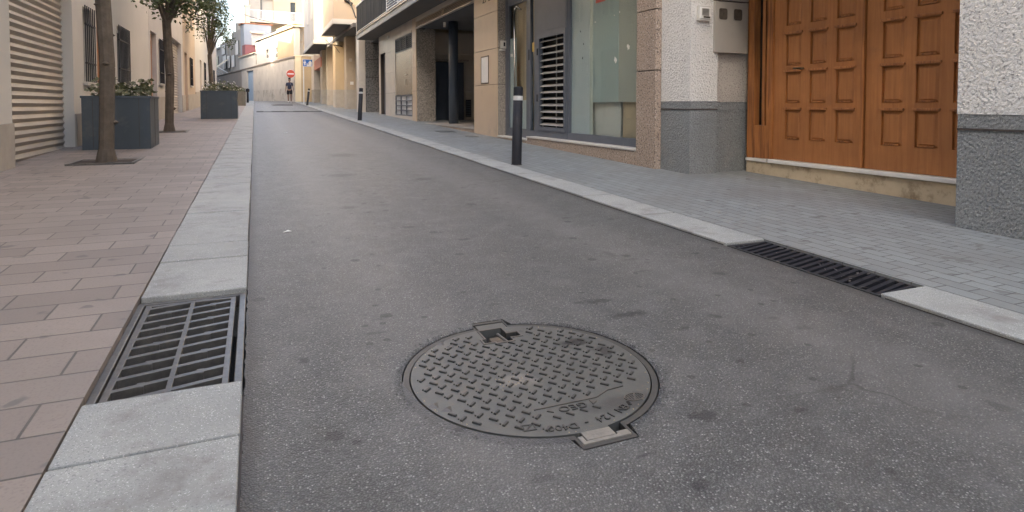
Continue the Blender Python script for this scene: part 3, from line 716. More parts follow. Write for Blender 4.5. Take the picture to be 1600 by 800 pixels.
# granite pilaster at the near end
mb = MB(R); slabs(mb, 6.42, 6.835, gz(6.4) - .3, 3.64, [], [1.395, 2.155, 2.92], 0, .27, .012)
mb.build('pilaster', 'granite_brown', A, bevel=.004)
mb = MB(R); mb.box(6.43, 6.825, .02, .26, 0, 3.6); mb.build('pilaster_core', 'groove', A)
# plinth below the window and door
mb = MB(R); mb.box(6.835, 10.34, 0, .30, -.1, .355); mb.box(10.342, 11.85, .0, .30, -.1, .30); mb.build('plinth', 'granite_brown', A, bevel=.004)
mb = MB(R); mb.box(6.835, 10.36, -.012, .30, .357, .384); mb.box(10.362, 11.85, -.012, .30, .302, .328); mb.build('sill', 'plinth_marble', A, bevel=.004)
# lobby and shop interior
mb = MB(R)
mb.box(6.62, 11.9, .85, .9, .2, 3.6, 0); mb.box(6.62, 11.9, .3, .9, .25, .30, 0); mb.box(6.62, 11.9, .28, .9, 3.58, 3.64, 0)
mb.build('shop_interior', 'panel_white', A)
mb = MB(R)
mb.box(7.0, 7.53, .25, .28, .386, 1.5); mb.build('display_board', 'panel_beige', A)
mb = MB(R); mb.box(7.60, 8.03, .25, .28, .386, 1.5); mb.box(8.05, 8.42, .27, .30, .386, 1.5); mb.build('display_board', 'panel_white', A)
mb = MB(R); mb.box(9.05, 10.34, .33, .38, .386, 3.58); mb.build('backing', 'pit_dark', A)
# shop window: frame, glass, films stuck behind the glass
W = .2                                                                           # glazing line, 20 cm behind the street face
sw = MB(R); wall(sw, 6.84, 9.07, .386, 3.62, W - .03, W + .04, [(6.90, 9.02, .50, 3.5)]); sw = sw.build('shop_window', 'metal_slate', A, bevel=.003)
mb = MB(R); mb.box(6.895, 9.025, W + .002, W + .010, .495, 3.505); mb.build('glass_pane', 'glass', sw)
mb = MB(R); mb.box(6.90, 7.60, W + .014, W + .017, 1.0, 3.5, 0); mb.build('film', 'film_dim', sw)
mb = MB(R); mb.box(7.603, 8.33, W + .014, W + .017, 1.0, 3.5, 0); mb.build('film', 'film_green', sw)
mb = MB(R); mb.box(8.43, 9.02, W + .014, W + .017, .50, 3.5, 0); mb.build('film', 'film_blue', sw)
mb = MB(R); mb.box(8.335, 8.425, W + .014, W + .018, .50, 3.5, 0); mb.build('film_strip', 'film_edge', sw)
def scrap(y, z, r, seed, m='paper', sq=1.4):
    r_ = random.Random(seed); n = 11; pts = []
    for i in range(n):
        t = 2 * PI * i / n; q = r * r_.uniform(.35, 1.15); pts.append((y + q * math.cos(t), z + q * sq * math.sin(t)))
    mb = MB(lambda v: Vector((X0 + W - .001 + v.z, v.x, v.y))); mb.prism(pts, -.001, .0015); mb.build('paper_scrap', m, sw)
scrap(7.62 + .05, 1.62, .045, 4); scrap(7.33, 1.77, .038, 6); scrap(8.24, 2.22, .03, 7, sq=.4); scrap(7.56, 2.28, .014, 9); scrap(7.70, 2.25, .008, 10)
scrap(8.63, 1.70, .018, 3, 'bollard_black'); scrap(8.60, 1.92, .010, 5, 'bollard_black'); scrap(8.70, 2.13, .014, 12, 'bollard_black')
mb = MB(R); mb.box(7.95, 8.22, W - .004, W - .001, 2.50, 2.75); rs = mb.build('red_sticker', 'sign_red', sw)
# panelled service door with slats
mb = MB(R); wall(mb, 9.075, 10.34, .386, 3.62, W - .04, W + .03, [(9.165, 10.17, .55, 2.17)])
sd = mb.build('service_door', 'metal_slate', A, bevel=.004)
mb = MB(R); wall(mb, 9.115, 10.22, .50, 2.235, W - .055, W - .041, [(9.185, 10.15, .57, 2.15)]); mb.box(9.12, 10.26, W - .046, W - .041, 2.27, 3.55); mb.build('door_frame', 'metal_slate', sd, bevel=.003)
mb = MB(R)
for i in range(14):
    z = .60 + i * .1145
    mb._add([(9.166, W - .02, z - .006), (10.169, W - .02, z - .006), (10.169, W + .055, z + .035), (9.166, W + .055, z + .035),
             (9.166, W - .02, z + .002), (10.169, W - .02, z + .002), (10.169, W + .055, z + .043), (9.166, W + .055, z + .043)], [(0, 1, 2, 3), (4, 7, 6, 5), (0, 4, 5, 1), (3, 2, 6, 7), (0, 3, 7, 4), (1, 5, 6, 2)])
mb.box(9.62, 9.63, W + .03, W + .05, .55, 2.17)
mb.build('slats', 'metal_slat', sd)
mb = MB(R); mb.box(10.19, 10.215, W - .07, W - .055, 1.02, 1.15); mb.box(10.19, 10.215, W - .07, W - .055, 1.86, 1.98); mb.build('hinge', 'bollard_black', sd)
# narrow side light and the glazed entrance door
mb = MB(R); wall(mb, 10.345, 11.845, .329, 3.62, W - .02, W + .04, [(10.42, 10.60, .48, 3.5), (10.70, 11.76, .34, 3.5)]); ed = mb.build('entrance_frame', 'metal_slate', A, bevel=.003)
mb = MB(R); wall(mb, 10.703, 11.757, .343, 3.497, W - .012, W + .03, [(10.80, 11.66, .50, 2.95)]); dl = mb.build('entrance_door', 'metal_slate', A, bevel=.003)
mb = MB(R); mb.box(10.795, 11.665, W + .004, W + .012, .495, 2.955); mb.build('glass_pane', 'glass', dl)
mb = MB(R); mb.box(10.41, 10.61, W + .004, W + .012, .475, 3.505); mb.build('glass_pane', 'glass', ed)
mb = MB(R); mb.tube([(11.20, W - .02, .55), (11.20, W - .085, .55), (11.20, W - .085, 2.80), (11.17, W - .085, 2.86), (11.08, W - .085, 2.87), (11.02, W - .07, 2.82), (11.02, W - .02, 2.80)], .017, 12); mb.build('pull_handle', 'stainless', dl, smooth=True)
mb = MB(R); mb.box(11.50, 11.62, W - .0, W + .003, 1.93, 1.99); mb.build('paper_note', 'paper', dl)
mb = MB(R); mb.box(10.46, 10.56, W - .0, W + .003, 1.95, 2.12); mb.build('paper_note', 'paper_yellow', ed)
mb = MB(R); mb.box(10.64, 10.665, W - .03, W - .021, 1.80, 2.0); mb.build('lock_plate', 'bollard_black', ed)
mb = MB(R); mb.box(10.72, 11.85, .34, .38, .34, 3.5); mb.build('door_reflection', 'panel_beige', A)  # beige board close behind the door glass, painting in the reflected wall
mb = MB(R); mb.box(11.34, 11.66, W + .014, W + .017, .50, 2.30); mb.box(10.81, 11.10, W + .014, W + .017, .50, 1.05); mb.build('door_film', 'film_blue', dl)
# beige pillar: smooth to the street, pebbly on its side
mb = MB(R)
slabs(mb, 11.853, 13.30, gz(12) - .3, 3.64, [], [1.385, 2.13, 2.895], 0, .02, .010, 0)
mb.box(11.873, 13.30, .021, .45, -.2, 3.64, 2)
pz = [gz(12) - .3, 1.385, 2.13, 2.895, 3.64]
for a, b in zip(pz, pz[1:]): mb.box(11.851, 11.871, .022, .30, a + .005, b - .005, 1)
mb.build('pillar', ['stone_beige', 'granite_grey', 'groove'], A, bevel=.002)
mb = MB(R); mb.box(12.36, 12.80, -.006, .0, 1.43, 1.99); mb.build('meter_flap', 'plastic_bright', A, bevel=.003)
mb = MB(R); wall(mb, 12.34, 12.82, 1.41, 2.01, -.009, .002, [(12.365, 12.795, 1.435, 1.985)]); mb.build('flap_frame', 'brass_dark', A)
mb = MB(R); mb.box(11.80, 11.850, .06, .19, 2.115, 2.275); ic = mb.build('intercom', 'plastic_white', A, bevel=.006)
mb = MB(R); mb.box(11.793, 11.7995, .12, .155, 2.16, 2.24); mb.build('speaker_panel', 'bollard_black', ic)
mb = MB(R); mb.box(11.81, 11.850, .05, .17, 2.07, 2.10); mb.build('bracket', 'plastic_white', A, bevel=.003)
Mtx = Matrix(((0, 0, -1, X0 - .004), (-1, 0, 0, 12.42), (0, 1, 0, 3.235), (0, 0, 0, 1)))
text_obj('house_number', '21 23', .27, .004, Mtx, 'brass_dark', A)
# open porch
mb = MB(R); mb.box(13.302, 18.75, 0, 4.2, -.1, .395); mb.build('porch_base', 'granite_brown', A)
mb = MB(R); mb.box(13.302, 18.75, -.01, 4.2, .397, .422); mb.build('porch_floor', 'porch_floor', A, bevel=.004)
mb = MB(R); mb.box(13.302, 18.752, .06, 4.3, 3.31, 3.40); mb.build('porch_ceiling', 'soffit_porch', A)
mb = MB(R); mb.box(13.2, 13.301, .45, 4.2, .3, 3.4); mb.box(13.3, 18.75, 4.2, 4.3, .4, 3.4); mb.build('porch_wall', 'granite_grey', A)
mb = MB(FC(0));
def cw(mb, x0, x1, y, z0, z1, joints, mi=0, th=.3):
    zz = [z0] + joints + [z1]
    for a, b in zip(zz, zz[1:]): mb.box(x0, x1, y, y + th, a + .004, b - .004, mi)
cw(mb, 4.632, 5.22, 18.76, .0, 3.30, [1.385, 2.13], 0); mb.build('porch_end_wall', 'granite_grey', A, bevel=.003)
mb = MB(); cw(mb, 5.222, 8.9, 19.42, .0, 3.30, [1.385, 2.60], 0); mb.build('porch_end_wall', 'stone_pale', A)
mb = MB(); mb.box(5.16, 6.45, 19.19, 19.42, 2.36, 2.42); mb.box(5.16, 5.30, 19.19, 19.42, .42, 2.36); mb.build('door_surround', 'granite_grey', A)
mb = MB(); mb.box(5.36, 5.84, 19.33, 19.41, .46, 2.335); mb.box(5.846, 6.33, 19.33, 19.41, .46, 2.335); nd = mb.build('porch_door', 'navy_paint', A, bevel=.004)
mb = MB(); wall_m = lambda q: Vector((q.x, q.y, q.z)); mb.box(5.80, 5.82, 19.28, 19.33, 1.3, 1.45); mb.build('handle', 'bollard_black', nd)
mb = MB(); mb.box(6.42, 6.60, 19.39, 19.418, .55, 1.12, 0)
for i in range(7): mb.box(6.44, 6.58, 19.375, 19.389, .58 + i * .075, .62 + i * .075, 1)
mb.build('wall_vent', ['bollard_black', 'metal_slate'], A)
mb = MB(); mb.cyl((5.22, 16.88, .42), (5.22, 16.88, 3.31), .135, n=32); col = mb.build('round_column', 'navy_paint', A)
for pl in col.data.polygons: pl.use_smooth = len(pl.vertices) == 4
mb = MB(); mb.cyl((5.0, 17.0, 3.30), (5.0, 17.0, 3.16), .04, n=12); mb.build('ceiling_light', 'plastic_bright', A)
mb = MB(R)
for a, b in ((13.32, 15.86), (15.90, 18.72)):
    for i in range(5): mb.box(a, b, .0, .03, 3.325 + i * .036, 3.336 + i * .036)
mb.box(15.86, 15.90, -.004, .05, 3.32, 3.5); mb.build('louvre_strip', 'stone_beige', A)
mb = MB(R); mb.box(13.301, 18.76, .055, .1, 3.3, 3.5); mb.build('louvre_back', 'pit_dark', A)
mb = MB(R); mb.box(13.302, 18.76, -.015, .052, 3.285, 3.32); mb.box(13.302, 18.76, 0.0, .052, 3.50, 3.66); mb.build('lintel', 'stone_pale', A)
mb = MB(R); mb.box(6.836, 11.851, .0, .30, 3.625, 3.66); mb.build('lintel', 'stone_beige', A)
# far half of the ground floor: pier, service cupboard, stone panels, narrow door
mb = MB(R); slabs(mb, 18.765, 19.26, .0, 3.66, [], [1.385, 2.13, 2.895], 0, .03, .010, 0); mb.build('pier_face', 'stone_beige', A)
mb = MB(R); mb.box(18.77, 24.9, .035, .3, -.1, .55); mb.box(18.77, 19.3, .035, .3, .55, 3.66); mb.box(21.8, 23.6, .035, .3, .55, 3.66); mb.box(24.65, 24.9, .035, .3, .5, 3.66); mb.box(19.3, 21.8, .25, .3, .5, 3.66); mb.box(23.6, 24.65, .20, .3, .5, 3.66)
mb.build('wall_core', 'groove', A)
mb = MB(R); slabs(mb, 21.82, 23.60, .0, 3.66, [22.7], [1.385, 2.13, 2.895], 0, .03, .008); slabs(mb, 24.66, 24.9, .0, 3.66, [], [1.385, 2.13, 2.895], 0, .03, .008)
mb.box(23.605, 24.655, 0, .03, 2.95, 3.66); slabs(mb, 19.265, 21.815, 3.30, 3.66, [20.1, 20.9], [], 0, .03, .008); mb.box(19.265, 21.815, 0, .03, .0, .585)
mb.build('stone_panels', 'stone_pale', A)
mb = MB(R); mb.box(19.27, 21.81, -.02, .03, 3.25, 3.295); mb.build('cupboard_lintel', 'stone_pale', A)
mb = MB(R)
for i, (a, b) in enumerate(((19.30, 20.12), (20.13, 20.95), (20.96, 21.79))): mb.box(a, b, .02, .06, 1.29, 2.76)
uc = mb.build('service_cupboard', 'steel_door', A, bevel=.004)
mb = MB(R); mb.cyl((20.22, 0, 1.95), (20.22, .03, 1.95), .03, n=10); mb.box(20.05, 20.35, -.01, .01, 1.93, 1.97); mb.box(20.16, 20.30, -.02, .02, 1.62, 1.80); mb.build('padlock', 'stainless', uc)
mb = MB(R)
wall(mb, 19.27, 21.81, 2.77, 3.24, .0, .03, [(19.31, 20.10, 2.80, 3.21), (20.14, 20.94, 2.80, 3.21), (20.98, 21.77, 2.80, 3.21)])
for k in range(3):
    for j in range(6):
        a = 19.31 + k * .835; z = 2.82 + j * .065
        for i in range(4): mb._add([(a + i * .2, .02, z), (a + i * .2 + .1, .02, z + .045), (a + i * .2 + .1, .02, z + .065), (a + i * .2, .02, z + .02), ], [(0, 1, 2, 3)]); mb._add([(a + i * .2 + .1, .02, z + .045), (a + i * .2 + .2, .02, z), (a + i * .2 + .2, .02, z + .02), (a + i * .2 + .1, .02, z + .065)], [(0, 1, 2, 3)])
mb.build('upper_grille', 'metal_slate', uc)
mb = MB(R); mb.box(19.28, 21.80, .06, .09, .6, 3.24); mb.build('cupboard_back', 'pit_dark', A)
mb = MB(R); mb.box(19.30, 21.79, .035, .055, .62, 1.26); mb.build('lower_backing', 'blind_white', uc)
mb = MB(R); wall(mb, 19.27, 21.81, .59, 1.275, -.004, .028, [(a, a + .79, z, z + .125) for a in (19.31, 20.145, 20.98) for z in (.63, .79, .95, 1.11)]); mb.build('lower_grille', 'metal_slate', uc)
mb = MB(R); mb.box(23.62, 24.64, .15, .19, .55, 2.93); mb.build('side_door', 'metal_slate', A); mb = MB(R); mb.box(23.606, 24.654, .031, .19, 2.93, 2.95); mb.build('door_lintel', 'groove', A)
mb = MB(R); mb.box(22.85, 22.99, -.05, 0, 3.40, 3.50); mb.build('wall_lamp', 'plastic_bright', A)
# long balcony with board screens and blinds
mb = MB(FR(3.93)); mb.box(6.42, 26.25, 0, .70, 3.66, 3.84); mb.build('balcony_slab', 'slab_edge', A, bevel=.004)
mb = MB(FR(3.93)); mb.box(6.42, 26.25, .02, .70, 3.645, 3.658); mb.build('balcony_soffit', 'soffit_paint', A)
mb = MB(FR(3.93)); mb.box(6.42, 26.27, -.03, .12, 3.842, 3.875); mb.build('balcony_coping', 'stone_beige', A)
mb = MB(FR(3.93)); mb.box(6.5, 26.2, -.01, .02, 3.93, 3.955); mb.build('bottom_rail', 'stone_pale', A)
mb = MB(FR(3.93)); mb.box(6.42, 26.25, -.02, .05, 4.98, 5.03); mb.box(26.20, 26.25, .0, .68, 4.98, 5.03); tr_ = mb.build('top_rail', 'rail_white', A)
rr = random.Random(3)
mb = MB(FR(3.93)); y = 26.22
while y > 19.95:
    wd = .155; mb.box(y - wd, y - .004, rr.uniform(.0, .012), .03, 3.96, 4.98); y -= wd
for i in range(4): mb.box(26.19, 26.22, .05 + i * .16, .2 + i * .16, 3.9, 4.98)
mb.build('board_screen', 'board_grey', A)
mb = MB(FR(3.93))
for i in range(13): mb.box(18.45, 19.86, .0, .05, 3.96 + i * .078, 3.985 + i * .078)
mb.box(19.87, 19.93, -.01, .05, 3.9, 4.98); lv = mb.build('slatted_screen', 'blind_white', A)
mb = MB(FR(3.93)); mb.box(18.45, 19.86, .06, .08, 3.95, 4.98); mb.build('screen_back', 'pit_dark', lv)
mb = MB(FR(3.93)); y = 18.40
while y > 7.2:
    for i in range(20): mb.box(y - 1.0, y - .02, .0, .02, 3.96 + i * .051, 3.998 + i * .051)
    y -= 1.03
mb.build('blind_panel', 'blind_white', A)
mb = MB(FR(3.93)); mb.box(7.0, 18.42, .025, .035, 3.95, 4.98); mb.build('blind_back', 'metal_slate', A)

# ------------------------------------------------------------------ neighbour with the wooden door
D = thing('townhouse', 'white rough rendered townhouse with grey base and carved wooden door', 'building', (4.67, 5.9, gz(5.9)))
mb = MB()
# corner column in two colours; the returned wall runs to the door
def two(mb, x0, x1, y0, y1):
    mb.box(x0, x1, y0, y1, -.3, .905, 1); mb.box(x0 - .006, x1 + .0, y0 - .006, y1, .905, .918, 2); mb.box(x0, x1, y0, y1, .918, 1.006, 1)
    mb.box(x0 - .004, x1, y0 - .004, y1, 1.006, 1.02, 0); mb.box(x0 + .0, x1, y0 + .0, y1, 1.02, 12.0, 0)
two(mb, 4.685, 5.085, 5.86, 6.415)
mb.build('corner_column', ['render_white', 'render_grey', 'groove'], D)
mb = MB(); mb.box(5.086, 5.62, 5.945, 6.41, -.3, .885, 1); mb.box(5.086, 5.62, 5.938, 6.41, .885, .895, 1); mb.box(5.086, 5.62, 5.942, 6.41, .895, 1.0, 1)
mb.box(5.086, 5.62, 5.935, 6.41, 1.0, 1.575, 0); mb.box(5.086, 5.62, 5.94, 6.41, 1.575, 2.19, 0); mb.box(5.086, 5.62, 5.935, 6.41, 2.19, 3.1, 0)
mb.build('return_wall', ['panel_stone', 'render_grey'], D)
mb = MB(); mb.box(5.095, 5.26, 5.932, 5.944, .568, .74); mb.build('gas_hatch', 'render_grey', D, bevel=.004)
mb = MB(); mb.box(5.013, 5.45, 5.835, 5.93, 1.583, 2.185); me_ = mb.build('meter_box', 'meter_paint', D, bevel=.006)
mb = MB(); mb.box(5.451, 5.53, 5.855, 5.93, 1.583, 2.195); mb.build('box_side', 'meter_paint', me_)
mb = MB(); mb.box(5.01, 5.53, 5.84, 5.934, 2.192, 2.203); mb.build('box_top', 'groove', me_)
for (a, b, c, d_) in ((5.062, 5.205, 1.963, 2.115), (5.283, 5.430, 1.963, 2.117)):
    n = 20; cx, cz = (a + b) / 2, (c + d_) / 2; hw, hh = (b - a) / 2, (d_ - c) / 2
    def sq(k): return [(cx + hw * k * math.copysign(abs(math.cos(t)) ** .35, math.cos(t)), cz + hh * k * math.copysign(abs(math.sin(t)) ** .35, math.sin(t))) for t in [2 * PI * (i + .5) / 24 for i in range(24)]]
    mp_ = lambda q: Vector((q.x, 5.834 - q.z, q.y))
    mb = MB(mp_); mb.prism(sq(1.0), 0, .006, [sq(.88)]); fr_ = mb.build('meter_frame', 'meter_paint', me_)
    mb = MB(mp_); mb.prism(sq(.88), 0, .002); mb.build('meter_window', 'meter_glass', fr_)
mb = MB(); mb.box(4.762, 4.940, 5.815, 5.859, 1.94, 2.122); it = mb.build('intercom', 'plastic_white', D, bevel=.008)
mb = MB(); mb.box(4.775, 4.93, 5.806, 5.814, 1.965, 2.098); mb.build('button_panel', 'plastic_bright', it, bevel=.002)
mb = MB()
for i in range(6): mb.box(4.80, 4.90, 5.800, 5.8055, 2.075 - i * .014, 2.080 - i * .014)
mb.box(4.825, 4.915, 5.798, 5.8055, 1.976, 1.992); mb.build('speaker_slots', 'brass_dark', it)
# the porch of the wooden door: step, frame, side light and leaf
DX = 5.55
Dm = FR(DX)
mb = MB(Dm); mb.box(2.9, 5.869, .0, .45, -.2, .285); mb.build('step_riser', 'step_stone', D, bevel=.006)
mb = MB(Dm); mb.box(2.9, 5.50, -.03, .3, .287, .33); mb.box(5.535, 5.868, -.02, .3, .287, .325); mb.build('threshold', 'threshold_marble', D, bevel=.006)
mb = MB(Dm)
# frame: jamb, mullions, transom and the apron below the side light
mb.box(5.76, 5.868, .0, .10, .326, 3.0); mb.box(5.605, 5.65, .015, .09, .721, 3.0)
mb.box(5.48, 5.565, .0, .10, .331, 3.0); mb.box(5.565, 5.76, .012, .09, .328, .72); mb.box(3.05, 3.17, 0, .1, .331, 3.0); mb.box(3.17, 5.48, .0, .10, 2.88, 3.0)
dfm = mb.build('door_frame', 'wood_frame', D, bevel=.006)
mb = MB(Dm); mb.box(5.565, 5.76, .091, .099, .721, 3.0); mb.build('side_light', 'dark_glass', dfm)
def leaf(y0, y1, ang_handle):
    mb = MB(Dm)
    rows = [(.58, 1.33 - .40), (1.0, 1.37), (1.44, 1.80), (1.90, 2.75)]
    rows = [(.575, .905), (.985, 1.33), (1.41, 1.755), (1.86, 2.76)]
    wd = (y1 - y0)
    cols = [(y0 + .13, y0 + .13 + (wd - .36) / 2), (y1 - .13 - (wd - .36) / 2, y1 - .13)]
    cols = [(y1 - .17 - .21, y1 - .17)]
    c = y1 - .17 - .21 - .12
    cols.append((c - .21, c)); cols.append((c - .54, c - .33)) if wd > 1.0 else None
    hs = [(a, b, z0, z1) for a, b in cols for z0, z1 in rows]
    wall(mb, y0, y1, .335, 2.87, .03, .085, hs)
    lf = mb.build('door_leaf', 'wood_door', D, bevel=.006)
    for (a, b, z0, z1) in hs:
        mb = MB(Dm)
        t = .035
        mb._add([(a, .055, z0), (b, .055, z0), (b, .055, z1), (a, .055, z1), (a + t, .036, z0 + t), (b - t, .036, z0 + t), (b - t, .036, z1 - t), (a + t, .036, z1 - t)], [(4, 5, 6, 7), (0, 1, 5, 4), (1, 2, 6, 5), (2, 3, 7, 6), (3, 0, 4, 7)])
        mb.build('raised_panel', 'wood_door', lf)
    for (a, b, z0, z1) in hs:
        mb = MB(Dm); mb.box(a - .02, b + .02, .012, .029, z1 + .006, z1 + .030); mb.build('moulding', 'wood_frame', lf, bevel=.004); mb = MB(Dm); mb.box(a + .03, b - .03, .020, .036, z0 + .006, z0 + .020)
        mb.build('moulding', 'wood_frame', lf, bevel=.004)
    return lf
l1 = leaf(4.32, 5.477, 0)
mb = MB(Dm); mb.box(4.31, 4.345, .0, .029, .34, 2.87); mb.build('astragal', 'wood_frame', l1, bevel=.004)
l2 = leaf(3.175, 4.305, 0)
mb = MB(Dm); mb.cyl((5.075, -.03, 1.365), (5.075, .03, 1.365), .012, n=10); mb.cyl((5.14, -.035, 1.367), (5.00, -.035, 1.362), .010, n=10); mb.build('handle', 'brass_dark', l1, smooth=True)
mb = MB(); mb.box(4.69, 5.63, 2.4, 5.869, 3.02, 3.3); mb.box(4.685, 5.62, 2.35, 6.42, 3.1, 3.12); mb.build('porch_lintel', 'render_white', D)
# near flank of the house
mb = MB(); y = 2.88
mb.box(4.685, 5.62, -9, 2.88, -.5, .905 - .12, 1); mb.box(4.678, 5.62, -9, 2.882, .785, .80, 2); mb.box(4.684, 5.62, -9, 2.8815, .80, .90, 1); mb.box(4.680, 5.62, -9, 2.884, .90, 3.1, 0)
mb.box(4.70, 5.6, -9, 6.41, 3.3, 12, 0); mb.box(5.66, 5.9, 2.5, 5.86, -.2, 3.3, 2); mb.box(5.9, 12, -9, 6.41, -.5, 12, 0)
mb.build('wall', ['render_white', 'render_grey', 'groove'], D)

# ------------------------------------------------------------------ next house along, with piers, shutters and box bays
B = thing('townhouse', 'beige house with stone piers, roller shutters and heavy box balconies, beyond the stone building', 'building', (4.4, 30, gz(30)))
mb = MB(FR(5.6)); mb.box(24.9, 27.0, 0, .2, -.1, 3.8); mb.build('passage_back', 'granite_dark', B)
mb = MB(); mb.box(4.41, 5.6, 27.0, 27.3, -.1, 3.9); mb.box(4.62, 5.6, 24.92, 27.0, 3.62, 3.9, 1)
cw2 = mb.build('passage_wall', ['granite_dark', 'soffit_paint'], B)
mb = MB(); zz = [.0, 1.38, 2.13, 2.9, 3.6]
for z in zz[1:]: mb.box(4.42, 5.58, 26.994, 27.0, z - .01, z + .01)
mb.build('joint', 'groove', cw2)
mb = MB(); mb.box(4.12, 4.40, 26.95, 27.6, -.1, 4.5); mb.build('pier', 'stone_pale', B)
# ground floor wall at X=4.65, openings between piers
mb = MB(FR(4.66)); wall(mb, 27.31, 50.2, -.1, 4.6, 0, .2, [(27.7, 31.5, .4, 3.5), (32.5, 34.5, .4, 3.3), (35.4, 39.3, .4, 3.3), (40.2, 42.0, .5, 3.5), (43.8, 45.2, .8, 3.3), (45.6, 47.4, .8, 3.3)]); mb.build('wall', 'pier_foot', B)
mb = MB(FR(4.66)); mb.box(27.3, 50.2, .0, 6.0, 4.65, 13.5); mb.box(24.9, 27.31, .05, 6, 3.9, 13.5, 1); mb.build('upper_wall', ['stucco_cream', 'stucco_beige'], B)
rsb = MB(FR(4.74))
def shutter(y0, y1, z1):
    mb = MB(FR(4.74)); z = gz(y0) - .02
    while z < z1:
        mb._add([(y0, .02, z), (y1, .02, z), (y1, 0, z + .05), (y0, 0, z + .05), (y1, .02, z + .1), (y0, .02, z + .1)], [(0, 1, 2, 3), (3, 2, 4, 5)]); z += .1
    mb.build('roller_shutter', 'shutter_metal', B)
shutter(27.6, 31.55, 3.55); shutter(32.4, 34.6, 3.35); shutter(35.3, 39.4, 3.35)
mb = MB(FR(4.74)); mb.box(40.1, 42.1, 0, .05, .4, 3.6); mb.box(43.7, 47.5, 0, .05, .8, 3.4); mb.build('dark_shopfront', 'window_dark', B)
mb = MB(FR(4.70))
for y in (40.9, 44.5, 46.5): mb.box(y, y + .07, 0, .04, .8, 3.5)
mb.build('shop_mullion', 'shutter_metal', B)
def pier(x0, x1, y0, y1, z1, m=('pier_stone', 'pier_foot')):
    mb = MB(); zf = gz(y0) + .95
    mb.box(x0, x1, y0, y1, gz(y0) - .3, zf, 1); mb.box(x0 - .004, x1, y0 - .004, y1, zf, zf + .02, 1); mb.box(x0, x1, y0, y1, zf + .02, z1, 0); return mb.build('pier', list(m), B)
p1 = pier(4.22, 4.655, 31.6, 32.4, 4.6); p2 = pier(4.03, 4.655, 34.5, 35.6, 4.7, ('sandstone', 'pier_foot')); p3 = pier(4.12, 4.655, 39.5, 40.1, 4.6); p4 = pier(4.10, 4.655, 42.2, 43.7, 4.6, ('pier_stone', 'pier_foot')); p5 = pier(4.02, 4.655, 47.5, 49.6, 4.6, ('stone_pale', 'pier_foot'))
mb = MB(); mb.box(4.40, 4.56, 31.57, 31.598, 1.95, 2.10); mb.build('junction_box', 'plastic_bright', B, bevel=.004)
mb = MB(); mb.box(4.36, 4.50, 31.58, 31.598, 3.10, 3.25); mb.build('number_tile', 'stone_pale', B)
# box bay 1 and box bay 2 (solid parapets) on thick slabs
def bay(x, y0, y1, z0, mat_side, mat_end, top):
    mb = MB(); mb.box(x - .05, 4.655, y0 - .05, y1, z0, z0 + .22); s_ = mb.build('bay_slab', 'stucco_white', B)
    mb = MB(); mb.box(x, 4.655, y0 + .02, y1, z0 - .015, z0 - .002); mb.build('bay_soffit', 'soffit_paint', B)
    mb = MB(); mb.box(x, x + .15, y0, y1, z0 + .222, top); mb.box(x + .151, 4.655, y0 - .002, y0 + .15, z0 + .222, top, 1); return mb.build('bay_parapet', [mat_side, mat_end], B)
b1 = bay(3.28, 28.5, 33.25, 4.55, 'stucco_beige', 'stucco_beige', 6.6)
b2 = bay(3.28, 38.3, 46.2, 4.55, 'stucco_grey', 'stucco_cream', 12.5)  # one bay: grey side paints in its shade, cream end the sun
for y in (39.5, 42.5):
    mb = MB(); mb.box(3.255, 3.279, y, y + 1.1, 6.2, 9.5); mb.build('bay_window', 'stucco_white', b2)
mb = MB(); mb.box(3.55, 4.64, 33.6, 37.5, 4.9, 5.1); mb.box(3.55, 3.62, 33.6, 37.5, 5.1, 6.0); mb.build('bay_slab', 'stucco_white', B)
mb = MB(); mb.tube([(3.75, 28.4, 6.6), (3.86, 28.36, 5.85), (4.10, 28.36, 5.85), (4.2, 28.4, 6.6)], .018, 6); mb.build('drying_rack', 'rail_white', B)
# soffit drop and fascia between bays
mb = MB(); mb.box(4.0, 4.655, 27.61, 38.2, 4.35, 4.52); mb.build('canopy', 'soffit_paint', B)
mb = MB(); mb.box(4.05, 4.45, 42.6, 48.4, 3.45, 4.10); mb.build('shop_sign', 'sign_orange', B); mb = MB(); mb.box(4.08, 4.44, 42.57, 42.598, 3.5, 4.05); mb.build('sign_end', 'sign_red', B)
mb = MB(); mb.box(4.2, 4.6, 40.15, 40.25, 3.2, 3.5); mb.build('shop_sign', 'sign_orange', B)

# ornate bracket lantern on the sunlit pier
ln = thing('wall_lantern', 'wall lantern on a horizontal bracket above the yellow pier', 'wall lamp', (3.97, 34.3, 4.3))
mb = MB(); mb.tube([(3.55, 34.2, 4.18), (4.4, 34.45, 4.10)], .028, 6); mb.tube([(4.25, 34.44, 3.75), (3.95, 34.3, 4.13)], .016, 6); mb.tube([(3.5, 34.2, 4.4), (3.75, 34.24, 4.16)], .016, 6); mb.build('bracket', 'lantern_metal', ln)
mb = MB(); mb.lathe([(.07, 0), (.14, .38), (.13, .4)], 6, (4.12, 34.35, 4.17)); mb.build('lamp_glass', 'lantern_glass', ln)
mb = MB(); mb.lathe([(.16, .40), (.05, .52), (.015, .58)], 6, (4.12, 34.35, 4.17)); mb.build('lamp_hood', 'lantern_metal', ln)
